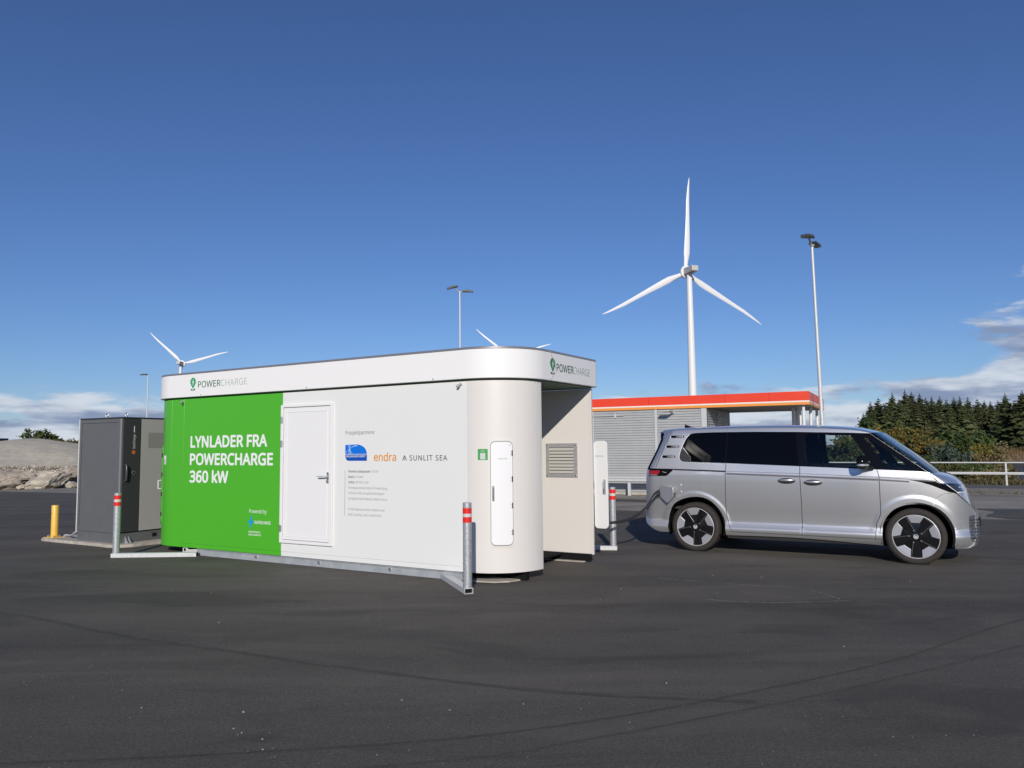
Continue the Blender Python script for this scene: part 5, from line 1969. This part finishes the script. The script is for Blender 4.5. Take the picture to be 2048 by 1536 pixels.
# ================================================================== RAILING
RL = empty('guard_railing', (18.2, 29.7, 0.0), math.atan2(-.515, .857))
tag(RL, 'galvanised two-rail guard railing between the road and the water', 'railing')
MB().tube([(-16, 0, .85), (12, 0, .85)], .027, 8).build('top_rail', M_GALVP, RL, smooth=True)
MB().box(-16, 12, -.035, .0, .40, .495).build('middle_rail', M_GALVP, RL, bevel=.012)
MB().box(-16, 12, -.037, -.0355, .442, .452).build('rail_groove', mat('rail_groove', (.25, .26, .27), .6), RL)
for k in range(9):
    x = -15.68 + k * 3.22
    MB().add([(x - .03, .005, -.1), (x + .03, .005, -.1), (x + .03, .055, -.1), (x - .03, .055, -.1), (x - .03, -.012, .85), (x + .03, -.012, .85), (x + .03, .02, .85), (x - .03, .02, .85)],
             [(0, 1, 5, 4), (1, 2, 6, 5), (2, 3, 7, 6), (3, 0, 4, 7), (4, 5, 6, 7)]).build('post', M_GALVP, RL)


# ================================================================== LAMP POSTS
def lamp_post(loc, h, r, heads, label, lean=0.0, head=(.40, .26)):
    root = empty('lamp_post', loc)
    tag(root, label, 'lamp post', 'lamp posts round the lot')
    k = h / 6
    MB().tube([(lean * z / h, 0, z) for z in [k * i for i in range(7)]], [r * (1.25 - .5 * i / 6) for i in range(7)], 12).build('pole', M_GALVP, root, smooth=True)
    MB().cyl((0, 0, 0), (0, 0, .9), r * 1.5, n=14).build('pole_base', M_GALVP, root, smooth=True)
    MH = mat('lamp_housing', (.055, .055, .055), .5, .3)
    for (dx, dy, dz, tilt, yaw) in heads:
        a = MB().tube([(lean, 0, h - .08), (lean + dx * .45, dy * .45, h + dz * .6), (lean + dx * .6, dy * .6, h + dz)], .035, 8).build('bracket', M_GALV, root)
        L, Wd = head
        m = MB().prism([(-L / 2, -Wd / 2), (L / 2, -Wd * .38), (L / 2, Wd * .38), (-L / 2, Wd / 2)], lambda p: (p[0], p[1], -.03), lambda p: (p[0] * .92, p[1] * .9, .05))
        o = m.build('lamp_head', MH, root, bevel=.012)
        o.location = (lean + dx, dy, h + dz + .03)
        o.rotation_euler = (0, tilt, yaw)
        g_ = MB().box(-L * .42, L * .42, -Wd * .36, Wd * .36, -.036, -.031).build('lamp_glass', mat('lamp_glass_panel', (.28, .28, .25), .25), o)
        MB().box(-L * .2, L * .2, -Wd * .2, Wd * .2, .05, .085).build('cooling_fins', MH, o, bevel=.008)
    return root


lamp_post((9.57, 24.0, 0), 7.85, .055, [(-.22, -.25, .16, R(-8), R(150)), (.20, .22, .02, R(10), R(40))], 'tall galvanised lamp post with two dark flood heads behind the van', -.12)
lamp_post((-2.80, 42.0, 0), 10.15, .055, [(-.40, -.1, .16, R(14), R(180)), (.42, .1, -.02, R(2), R(0))], 'galvanised lamp post with twin flat heads behind the white container', 0, (.62, .30))
lamp_post((-35.2, 75.0, 0), 9.0, .060, [(-.42, 0, -.02, R(3), R(180))], 'slim lamp post with one pale head rising behind the grey cabinet', 0, (.75, .28))
# the far head is pale on top
M_TURB = mat('turbine_white', (0.74, 0.75, 0.76), 0.4)


# ================================================================== WIND TURBINES
def turbine(loc, hub_h, blade, yaw, phase, label):
    root = empty('wind_turbine', loc, yaw)
    tag(root, label, 'wind turbine', 'white wind turbines on the skyline')
    MB().lathe([(2.1, 0), (1.9, hub_h * .35), (1.55, hub_h * .7), (1.25, hub_h - 1.6)], 28, 'Z').build('tower', M_TURB, root, smooth=True)
    # nacelle towards the viewer, rotor on the far side (local +y)
    m = MB().add([(-1.7, -6.2, hub_h - 1.3), (1.7, -6.2, hub_h - 1.3), (1.8, 2.2, hub_h - 1.7), (-1.8, 2.2, hub_h - 1.7),
                  (-1.7, -6.2, hub_h + 1.3), (1.7, -6.2, hub_h + 1.3), (1.8, 2.2, hub_h + 1.7), (-1.8, 2.2, hub_h + 1.7)],
                 [(0, 1, 5, 4), (1, 2, 6, 5), (2, 3, 7, 6), (3, 0, 4, 7), (4, 5, 6, 7), (3, 2, 1, 0)])
    nc = m.build('nacelle', mat('nacelle_grey', (.50, .50, .48), .5), root, bevel=.3)
    MB().cyl((0, -3, hub_h + 1.25), (0, -3, hub_h + 2.6), .06, n=6).build('mast', M_GALV, nc)
    MB().lathe([(3.1, .0), (3.15, .9), (2.7, 2.2), (1.4, 3.3), (0, 3.6)], 32, 'Y', (0, 2.4, hub_h)).build('hub', M_TURB, root, smooth=True)
    MB().lathe([(0, .0), (3.1, .0)], 32, 'Y', (0, 2.39, hub_h)).build('hub_plate', M_TURB, root)
    for k in range(3):
        a = phase + k * 2 * math.pi / 3 + R((-2, 0, 3)[k])
        u, w = Vector((math.cos(a), 0, math.sin(a))), Vector((math.sin(a), 0, -math.cos(a)))
        m = MB()
        sec = [(.045, .9, .9, 0), (.07, .95, .85, 0), (.13, 1.15, .55, .25), (.20, 1.45, .40, .40), (.30, 1.35, .32, .38), (.45, 1.10, .25, .28), (.6, .88, .2, .13), (.75, .75, .15, -.05), (.88, .5, .1, .1), (.96, .28, .06, .3), (1.0, .06, .03, .45)]
        n = 10
        for (t, ch, th, off_) in sec:
            for i in range(n):
                q = 2 * math.pi * i / n
                p = u * (blade * t) + w * (ch * blade / 45 * math.cos(q) + off_ * blade / 45) + Vector((0, 4.0 + th * blade / 45 * math.sin(q) + t * t * 1.2, hub_h))
                m.v.append(tuple(p))
        for s__ in range(len(sec) - 1):
            for i in range(n):
                j = (i + 1) % n
                m.f.append((s__ * n + i, s__ * n + j, (s__ + 1) * n + j, (s__ + 1) * n + i))
        m.f.append(tuple(range((len(sec) - 1) * n, len(sec) * n)))
        m.build('blade', M_TURB, root, smooth=True, angle=60)
    return root


turbine((86.0, 370.0, 0), 85.9, 48.5, R(15), R(87.5), 'large white wind turbine turning above the red canopy, its whole tower in view')
turbine((-315.2, 737.0, 0), 85.0, 45.0, R(0), R(17), 'distant white wind turbine just above the left end of the container')
turbine((-2.4, 760.0, 0), 91.0, 43.5, R(0), R(19.5), 'distant wind turbine mostly hidden behind the container, only two blade ends showing')

# ================================================================== LEFT: GRAVEL HEAPS, ROCKS
M_GRAV = mat('gravel_grey', (0.45, 0.41, 0.33), 0.95, var=0.16, vscale=2.2, bump=0.7, bscale=26.0, detail=10)


def heap(name, c, rx, ry, h, seed, label, z0=.4):
    m = MB()
    n = 70
    for j in range(n + 1):
        for i in range(n + 1):
            x, y = -1 + 2 * i / n, -1 + 2 * j / n
            d = math.hypot(x, y) + .07 * mnoise.noise((x * 2.2, y * 2.2, seed))
            k = max(0.0, 1 - d ** 1.75) if d < 1 else 0.0
            z = h * k
            z += .06 * mnoise.noise((x * 7, y * 7, seed + 2)) * min(1, k * 4) + .12 * h * mnoise.noise((x * 1.6, y * 1.6, seed + 4)) * k
            m.v.append((c[0] + x * rx, c[1] + y * ry, z0 + z - (.3 if d > 1 else 0)))
    m.f = [(j * (n + 1) + i, j * (n + 1) + i + 1, (j + 1) * (n + 1) + i + 1, (j + 1) * (n + 1) + i) for j in range(n) for i in range(n)]
    o = m.build(name, M_GRAV, smooth=True, angle=180)
    return tag(o, label, 'gravel heap')


heap('gravel_heap', (-37.6, 62), 9.0, 9.5, 2.30, 3.0, 'big smooth heap of pale grey gravel behind the boulders')
heap('gravel_heap', (-47.0, 66), 8.0, 8.0, 2.25, 8.0, 'second gravel heap running off the left edge of the picture')

M_ROCK = [mat('rock_pale', (0.40, 0.36, 0.29), 0.9, var=0.42, vscale=1.8, bump=0.9, bscale=7.0, detail=9, stretch=(1, 1, 2.2)),
          mat('rock_green', (0.27, 0.275, 0.235), 0.9, var=0.36, vscale=1.6, bump=0.9, bscale=8.0, detail=9),
          mat('rock_brown', (0.31, 0.265, 0.215), 0.9, var=0.42, vscale=2.0, bump=0.9, bscale=7.0, detail=9)]


def rock_mesh(m, c, sx, sy, sz, rot, seed, lay=0.0, sub=3):
    bm = bmesh.new()
    bmesh.ops.create_icosphere(bm, subdivisions=sub, radius=1.0)
    Rm = Matrix.Rotation(rot[2], 3, 'Z') @ Matrix.Rotation(rot[1], 3, 'Y') @ Matrix.Rotation(rot[0], 3, 'X')
    rn = random.Random(seed)
    planes = [(Vector((rn.uniform(-1, 1), rn.uniform(-1, 1), rn.uniform(-1, 1))).normalized(), rn.uniform(.52, .84)) for _ in range(15)]
    for v in bm.verts:
        p = v.co.copy()
        for n, d in planes:
            k = p.dot(n)
            if k > d:
                p -= n * (k - d)
        p *= 1 + .14 * mnoise.noise(v.co * 2.3 + Vector((seed, 0, 0))) + .09 * mnoise.noise(v.co * 5 + Vector((seed, 3, 0))) + .05 * mnoise.noise(v.co * 11 + Vector((seed, 7, 0)))
        if lay:
            p.z += lay * (math.floor((p.z + .4 * p.x) * 7) / 7 - (p.z + .4 * p.x)) * .6
        q = Rm @ Vector((p.x * sx, p.y * sy, p.z * sz))
        v.co = Vector(c) + q
    o = len(m.v)
    m.v += [tuple(v.co) for v in bm.verts]
    bm.verts.index_update()
    m.f += [tuple(v.index + o for v in f.verts) for f in bm.faces]
    bm.free()
    return m


def boulder(c, s, rot, seed, mi, label, lay=0.0):
    o = rock_mesh(MB(), c, *s, rot, seed, lay, 4).build('boulder', M_ROCK[mi], smooth=True, angle=13)
    return tag(o, label, 'boulder', 'boulders along the edge of the lot')


boulder((-21.0, 35.5, .34), (1.15, .8, .52), (0, R(-24), R(8)), 5, 0, 'large layered pale boulder tilted up to the right', .5)
boulder((-18.75, 36.5, .30), (1.55, .9, .56), (0, R(3), R(-6)), 9, 1, 'smooth green-grey boulder partly behind the cabinet')
boulder((-22.75, 35.2, .16), (.85, .7, .40), (0, R(-8), R(10)), 12, 2, 'low brown boulder left of the tilted one')
boulder((-23.2, 36.4, .46), (1.25, .7, .40), (0, R(3), R(4)), 15, 2, 'flat brown slab of rock at the left picture edge')
boulder((-20.9, 36.9, .62), (1.0, .6, .36), (R(10), R(-5), R(20)), 18, 2, 'weathered brown rock behind the tilted boulder')
boulder((-19.2, 37.6, .70), (1.0, .55, .34), (0, R(8), 0), 20, 1, 'grey rock showing above the green-grey boulder')
boulder((-20.0, 35.6, .10), (.34, .3, .2), (0, R(14), 0), 22, 0, 'small pale rock wedged between the two large boulders')
boulder((-22.0, 35.1, .08), (.26, .25, .16), (0, 0, R(30)), 25, 0, 'small white rock at the foot of the low brown boulder')
boulder((-16.6, 36.9, .3), (.9, .8, .5), (0, R(6), R(30)), 28, 2, 'brown boulder hidden behind the dark grey cabinet')
boulder((-24.8, 35.9, .3), (1.0, .8, .45), (0, 0, R(12)), 31, 0, 'pale boulder cut by the left picture edge')

m = MB()
rnd = random.Random(5)
for k in range(2600):
    y = rnd.uniform(38.0, 56)
    x = rnd.uniform(-.72, -.50) * y
    s = rnd.uniform(.05, .20) * (1.6 if rnd.random() < .06 else 1)
    pebble(m, x, y, terrain_z(x, y) - .02, s, rnd)
tag(m.build('rubble_stones', mat('rubble_stone', (.46, .41, .35), .9, var=.45, vscale=1.3)), 'loose rubble stones on the bank in front of the gravel heap', 'rubble', kind='stuff')


# ================================================================== PLANTS
def leaf_quad(m, p, s, rnd, up=.3):
    a = Vector((rnd.uniform(-1, 1), rnd.uniform(-1, 1), rnd.uniform(-1, 1))).normalized()
    b = Vector((rnd.uniform(-1, 1), rnd.uniform(-1, 1), rnd.uniform(-1, 1) + up)).normalized()
    b = (b - a * b.dot(a)).normalized()
    a, b = a * s, b * s * .6
    o = len(m.v)
    m.v += [tuple(p - a), tuple(p + b * rnd.uniform(.6, 1.1)), tuple(p + a), tuple(p - b)]
    m.f.append((o, o + 1, o + 2, o + 3))


def grass_patch(name, label, n, fn, h, mt, seed):
    rnd = random.Random(seed)
    m = MB()
    for _ in range(n):
        x, y = fn(rnd)
        z = terrain_z(x, y)
        for b in range(3):
            t = rnd.uniform(0, 6.28)
            w = rnd.uniform(.012, .03)
            hh = h * rnd.uniform(.4, 1.15)
            dx, dy = math.cos(t), math.sin(t)
            ln = rnd.uniform(.1, .5) * hh
            px, py = x + rnd.uniform(-.08, .08), y + rnd.uniform(-.08, .08)
            m.add([(px - dy * w, py + dx * w, z), (px + dy * w, py - dx * w, z), (px + dx * ln, py + dy * ln, z + hh)], [(0, 1, 2)])
    return tag(m.build(name, mt, fix=False), label, 'grass', kind='stuff')


M_GRASS = leaf_mat('grass_blades', [(.05, .058, .02), (.11, .09, .04), (.17, .135, .065)])
M_REED = leaf_mat('reed_blades', [(.20, .14, .055), (.30, .21, .09), (.36, .27, .13)])


def on_rail(u, q):
    return (RAILP.x + RAILD.x * u + RAILN.x * q, RAILP.y + RAILD.y * u + RAILN.y * q)


grass_patch('grass', 'rough green and brown grass growing along the railing', 5200, lambda r: on_rail(r.uniform(-14, 13), abs(r.gauss(0, 2.4)) + .3), .24, M_GRASS, 1)
grass_patch('grass', 'thin weeds growing in the gravel verge beside the road', 420, lambda r: on_rail(r.uniform(-9, 8), r.gauss(-5.5, .45)), .10, M_GRASS, 2)
grass_patch('grass', 'sparse dry grass on the rubble bank at the left', 2600, lambda r: (lambda y: (r.uniform(-.72, -.5) * y, y))(r.uniform(38.5, 54)), .22, M_GRASS, 3)
grass_patch('reeds', 'dry brown reeds along the far shore of the water', 16000, lambda r: on_rail(r.uniform(-8, 110), r.uniform(113, 128)), 1.3, M_REED, 4)

SPR = leaf_mat('spruce_needles', [(.026, .036, .014), (.046, .060, .022), (.074, .086, .032), (.105, .112, .046)], .7)
BARK = mat('bark', (.10, .075, .055), .95, var=.3, vscale=4)


def spruce_crown(h, rad, seed, bare=.04):
    """whorls of drooping boughs, each a fan of short needle sprays"""
    rnd = random.Random(seed)
    m = MB()
    lv = int(h * 3.6)
    for i in range(lv):
        t = i / lv
        z = h * (bare + (1 - bare) * t)
        r = (rad * (1 - t) ** .80) * rnd.uniform(.80, 1.15) + .07 + .10 * (1 - t)
        nb = max(5, int(11 * (1 - t) + 5))
        for b in range(nb):
            a = 2 * math.pi * (b + rnd.uniform(-.4, .4)) / nb + i * 1.3
            L = r * rnd.uniform(.6, 1.15)
            rise = (rnd.uniform(-.05, .12) + .55 * t) * L
            droop = rnd.uniform(.18, .5) * L
            d, s_ = Vector((math.cos(a), math.sin(a), 0)), Vector((-math.sin(a), math.cos(a), 0))
            k = 4 if t < .8 else 3
            for j in range(k):
                q0, q1 = j / k, (j + 1.4) / k
                p0 = d * (L * q0) + Vector((0, 0, z + rise * q0 - droop * q0 * q0))
                p1 = d * (L * min(q1, 1.08)) + Vector((0, 0, z + rise * q1 - droop * q1 * q1))
                w = max(L * .46 * (1 - q0 * .7) * rnd.uniform(.7, 1.25), .06)
                o = len(m.v)
                up = Vector((0, 0, w * rnd.uniform(.1, .5)))
                sag = Vector((0, 0, -w * rnd.uniform(.25, .9)))
                m.v += [tuple(p0), tuple(p1), tuple(p0 + d * w * .5 + s_ * w + sag), tuple(p0 + d * w * .5 - s_ * w + sag), tuple(p0 + d * w * .3 + up)]
                m.f += [(o, o + 1, o + 2), (o, o + 3, o + 1), (o + 2, o + 4, o + 3)]
    for k in range(16):                                   # leader shoot
        zz = h * (.965 + .045 * k / 16)
        leaf_quad(m, Vector((rnd.uniform(-.03, .03), rnd.uniform(-.03, .03), zz)), .07, rnd, 2.5)
    return m


protos = []
for k, (h, rad) in enumerate(((12.0, 3.5), (10.5, 3.3), (11.2, 3.8), (9.0, 3.4))):
    root = empty('spruce_tree', (0, 0, -50))
    MB().tube([(0, 0, -.6), (0, 0, h * .4), (0, 0, h * .97)], [.19, .12, .02], 8).build('trunk', BARK, root, smooth=True)
    spruce_crown(h, rad, 40 + k).build('crown', SPR, root, fix=False)
    protos.append((root, h))


def px_dir(px):
    return (px - 1024) / 1557.4


# treetops read off the skyline: (direction, top of tree above the horizon in 1/1000, distance, proto, label)
SKYL = [(1741, 85, 150, 1, 'short spruce at the left end of the conifer row'), (1757, 92, 152, 3, None), (1785, 103, 146, 0, 'tall spruce with a tapering top, first tall one from the left of the conifer row'),
        (1798, 90, 158, 1, None), (1811, 108, 150, 0, 'tallest pointed spruce of the conifer row, two trees right of the first tall one'), (1824, 104, 152, 2, None), (1840, 100, 150, 1, 'pointed spruce just right of the tallest one'),
        (1852, 92, 160, 3, None), (1864, 95, 151, 0, None), (1880, 94, 155, 2, None), (1893, 88, 158, 1, None), (1908, 92, 152, 2, None), (1920, 94, 150, 0, None), (1936, 92, 154, 1, None),
        (1955, 88, 156, 3, None), (1969, 85, 158, 2, None), (1981, 83, 160, 1, None), (2011, 99, 138, 0, 'large free-standing spruce near the right picture edge with layered boughs'), (1996, 84, 162, 3, None),
        (2046, 104, 135, 2, 'large spruce cut by the right picture edge'), (2028, 84, 160, 1, None), (1748, 70, 140, 3, None), (1770, 82, 139, 2, None), (1800, 86, 141, 3, None), (1832, 84, 140, 2, None),
        (1870, 82, 141, 3, None), (1900, 78, 142, 1, None), (1930, 79, 141, 3, None), (1958, 75, 144, 2, None), (1726, 62, 160, 3, None), (2070, 92, 150, 0, None), (2090, 95, 146, 1, None), (1985, 74, 150, 3, None)]
rnd = random.Random(3)
for i, (px, top, D, pk, lab) in enumerate(SKYL):
    proto, h = protos[pk]
    t = copy_tree(proto)
    x = px_dir(px) * D
    zg = -.9
    want = 1.594 + top / 1557.4 * D - zg
    sc = want / h
    t.location = (x, D, zg)
    t.scale = (sc * rnd.uniform(.95, 1.2), sc * rnd.uniform(.95, 1.2), sc)
    t.rotation_euler = (0, 0, rnd.uniform(0, 6.28))
    tag(t, lab or 'dark green spruce in the dense conifer row beyond the water', 'spruce tree', 'spruces beyond the water')
for r_, _h in protos:
    for c in list(r_.children):
        bpy.data.objects.remove(c)
    bpy.data.objects.remove(r_)


def bush(name, loc, h, w, seed, mt, label, group, n=1500, leaf=.10, stems=7, cat='bush', open_=.0):
    rnd = random.Random(seed)
    root = empty(name, (loc[0], loc[1], terrain_z(*loc) - .05))
    tag(root, label, cat, group)
    st = MB()
    tips = []
    for k in range(stems):
        a = rnd.uniform(0, 6.28)
        rr = w * .5 * rnd.uniform(.15, .8)
        top = Vector((math.cos(a) * rr, math.sin(a) * rr, h * rnd.uniform(.6, .98)))
        mid = top * .5 + Vector((rnd.uniform(-.1, .1) * w, rnd.uniform(-.1, .1) * w, h * .05))
        st.tube([Vector((rnd.uniform(-.1, .1), rnd.uniform(-.1, .1), 0)), mid, top], [h * .012 + .012, h * .008 + .008, .006], 5)
        tips += [(top, .30), (mid.lerp(top, .5), .34), (mid, .36)]
        for _ in range(2):
            b = mid.lerp(top, rnd.uniform(.2, .8)) + Vector((rnd.uniform(-1, 1) * w * .26, rnd.uniform(-1, 1) * w * .26, rnd.uniform(-.05, .15) * h))
            st.tube([mid, b], [.012, .004], 4)
            tips.append((b, .28))
    st.build('trunk' if cat == 'tree' else 'stems', BARK, root)
    m = MB()
    for _ in range(n):
        c, f = tips[rnd.randrange(len(tips))]
        d = Vector((rnd.gauss(0, 1), rnd.gauss(0, 1), rnd.gauss(0, .8)))
        p = c + d * (f * .42 * w * .5)
        p.z = max(p.z, .03)
        leaf_quad(m, p, leaf * rnd.uniform(.6, 1.3), rnd)
    m.build('crown' if cat == 'tree' else 'foliage', mt, root, fix=False)
    return root


L_GRN = leaf_mat('leaves_green', [(.025, .045, .014), (.05, .075, .02), (.085, .10, .03)])
L_AUT = leaf_mat('leaves_autumn', [(.05, .058, .018), (.11, .105, .026), (.19, .14, .028), (.14, .085, .022)])
L_MIX = leaf_mat('leaves_mixed', [(.035, .055, .018), (.075, .085, .025), (.15, .12, .03), (.10, .075, .035)])
L_BLU = leaf_mat('needles_blue_green', [(.03, .05, .035), (.06, .085, .06), (.11, .14, .11)])
L_TWG = leaf_mat('leaves_twiggy', [(.11, .09, .045), (.20, .15, .07), (.30, .24, .14)])
G1 = 'bushes behind the railing'


def behind_rail(px, q):
    r = px_dir(px)
    ax, ay = RAILP.x + RAILN.x * q, RAILP.y + RAILN.y * q
    u = (r * ay - ax) / (RAILD.x - r * RAILD.y)
    return (ax + RAILD.x * u, ay + RAILD.y * u)


bushes = [  # direction, distance behind the railing, skyline row, width, leaves, label, leaf count, leaf size
    (1752, 19, 842, 3.6, L_GRN, 'green leafy tree behind the windscreen top of the van', 3000, .13),
    (1778, 15, 846, 3.4, L_AUT, 'golden autumn tree above the windscreen of the van', 3200, .12),
    (1812, 14, 860, 3.2, L_AUT, 'orange and yellow autumn bush above the bonnet of the van', 3000, .11),
    (1843, 12, 878, 2.6, L_MIX, 'dark mixed bush right of the orange one', 2600, .10),
    (1862, 11, 872, 2.6, L_AUT, 'brown-orange bush in the middle of the autumn bushes', 2600, .10),
    (1880, 8, 887, 2.3, L_BLU, 'small blue-green spruce bush behind the railing', 3200, .07),
    (1908, 9, 878, 2.3, L_GRN, 'round green bush behind the railing in front of the conifers', 2800, .09),
    (1931, 12, 866, 2.6, L_GRN, 'taller green bush left of the open water', 2800, .10),
    (1948, 10, 882, 2.3, L_AUT, 'yellow-green autumn bush left of the open water', 2300, .08),
    (1965, 9, 888, 2.0, L_TWG, 'pale twiggy bush at the edge of the open water', 1300, .06),
    (1982, 10, 894, 1.9, L_TWG, 'thin bare bush nearest the open water', 700, .05),
    (1800, 7, 905, 2.6, L_MIX, 'low mixed bush just behind the railing and the bonnet', 1800, .07),
    (1835, 5, 915, 2.4, L_GRN, 'low green bush behind the railing above the bonnet', 1600, .06),
    (1900, 4.5, 925, 2.2, L_MIX, 'low brown and green scrub under the top rail', 1500, .05),
    (1935, 4.2, 925, 2.2, L_GRN, 'low dark green scrub under the top rail', 1500, .05),
    (1962, 3.4, 936, 1.9, L_TWG, 'dry twiggy scrub under the middle rail', 900, .045),
    (1990, 3.2, 948, 1.6, L_MIX, 'low brown scrub beside the railing post', 700, .045),
    (1655, 17, 868, 3.8, L_GRN, 'green bush seen through the front door window of the van', 2600, .13),
    (1690, 15, 872, 3.4, L_MIX, 'mixed green bush seen behind the door mirror of the van', 2400, .12),
    (1720, 14, 880, 3.2, L_GRN, 'green bush seen through the small front corner window of the van', 2400, .11),
    (1765, 30, 838, 4.4, L_GRN, 'tall dark leafy tree left in front of the conifer row', 2600, .16),
    (1800, 33, 846, 4.6, L_MIX, 'tall mixed tree in front of the left conifers', 2600, .16),
    (1845, 30, 858, 4.4, L_GRN, 'dark green tree in front of the middle of the conifer row', 2600, .15),
    (1890, 30, 862, 4.4, L_MIX, 'olive tree in front of the right half of the conifer row', 2600, .15),
    (1935, 28, 870, 4.2, L_GRN, 'dark green tree in front of the right end of the conifer row', 2600, .15),
    (1968, 24, 884, 3.2, L_MIX, 'brownish bush on the bank in front of the conifers', 1600, .12)]
for i, (px, q, top, w, mt, lab, n, lf) in enumerate(bushes):
    c = behind_rail(px, q)
    h = (1.594 + (886 - top) / 1557.4 * c[1]) - terrain_z(*c)
    bush('bush', c, h, w, 60 + i, mt, lab, G1, n, lf)
bush('birch_tree', (32.6, 92.0), 5.2, 3.0, 90, L_AUT, 'thin golden tree top seen under the canopy', 'trees far behind the fuel station', 700, .18, 5, 'tree')
bush('birch_tree', (29.8, 90.0), 5.4, 1.8, 91, L_TWG, 'half bare tree top left of the golden one under the canopy', 'trees far behind the fuel station', 220, .14, 4, 'tree')
G2 = 'trees behind the gravel heap'
for i, (px, D, h, w, mt, lab) in enumerate(((68, 98, 5.2, 4.2, L_GRN, 'tallest dark tree behind the gravel heap'), (84, 100, 4.9, 4.0, L_MIX, 'olive tree right of the tallest one behind the heap'),
                                            (99, 102, 4.6, 4.0, L_AUT, 'yellowish tree behind the right shoulder of the heap'), (112, 104, 3.3, 3.2, L_GRN, 'low dark bush in the dip right of the heap trees'),
                                            (133, 98, 3.6, 3.8, L_AUT, 'golden bushy tree beside the dark grey cabinet'), (150, 99, 3.2, 3.6, L_MIX, 'olive bush half hidden by the dark grey cabinet'),
                                            (53, 104, 3.6, 3.4, L_MIX, 'small olive bush at the left of the heap trees'), (34, 110, 3.0, 2.4, L_GRN, 'tiny dark bush on the skyline left of the trees'),
                                            (120, 108, 4.3, 1.3, L_GRN, 'thin dark sapling standing between the heap trees'), (168, 100, 3.0, 3.4, L_MIX, 'bush hidden behind the dark grey cabinet'))):
    bush('deciduous_tree', (px_dir(px) * D, D), h * .74, w, 120 + i, mt, lab, G2, 2600, .19, 9, 'tree')
# dark roof of a machine at the far left
SH = empty('site_machine', (px_dir(-4) * 88, 88.0, -.1), 0)
tag(SH, 'dark blue machine roof just showing over the gravel at the left edge', 'machine')
MB().box(-1.4, .62, -1, 1, 1.2, 3.35).build('machine_cab', mat('machine_blue', (.012, .018, .05), .5), SH, bevel=.05)
MB().box(-2.5, 1.5, -1.1, 1.1, .0, 2.35).build('machine_body', MATS['machine_blue'], SH, bevel=.05)

# ================================================================== WATER, HILLS
wm = bpy.data.materials.new('lake_water')
wm.use_nodes = True
b = NB(wm.node_tree)
p = wm.node_tree.nodes['Principled BSDF']
p.inputs['Base Color'].default_value = (.010, .022, .045, 1)
p.inputs['Roughness'].default_value = .12
t = b.new('ShaderNodeTexCoord').outputs['Object']
bn = b.new('ShaderNodeBump')
bn.inputs['Strength'].default_value = .55
bn.inputs['Distance'].default_value = .22
b.l.new(b.math('ADD', b.noise(b.mapping(t, scl=(.5, 1.6, 1)), .9, 5.0, .6), b.noise(t, 5.0, 3.0, .6)), bn.inputs['Height'])
b.l.new(bn.outputs[0], p.inputs['Normal'])
wq = [on_rail(-60, 8), on_rail(190, 8), on_rail(190, 123), on_rail(-60, 123)]
m = MB().add([(x, y, -1.5) for x, y in wq], [(0, 1, 2, 3)])
tag(m.build('water', wm), kind='structure')


def hill(c, rx, ry, h, seed, mt):
    m = MB()
    n = 40
    for j in range(n + 1):
        for i in range(n + 1):
            x, y = -1 + 2 * i / n, -1 + 2 * j / n
            d = math.hypot(x, y)
            z = h * max(0, 1 - d * d) * (1 + .35 * mnoise.noise((x * 2.5, y * 2.5, seed))) + 1.2 * mnoise.noise((x * 12, y * 12, seed))
            m.v.append((c[0] + x * rx, c[1] + y * ry, z - 2))
    m.f = [(j * (n + 1) + i, j * (n + 1) + i + 1, (j + 1) * (n + 1) + i + 1, (j + 1) * (n + 1) + i) for j in range(n) for i in range(n)]
    return tag(m.build('hill', mt, smooth=True, angle=180), kind='structure')


M_HILL = mat('hill_woods', (.075, .085, .055), .95, var=.5, vscale=.12, bump=.4, bscale=.5, detail=10)
hill((215, 900), 85, 120, 31, 2, M_HILL)
hill((120, 1000), 90, 120, 26, 5, M_HILL)
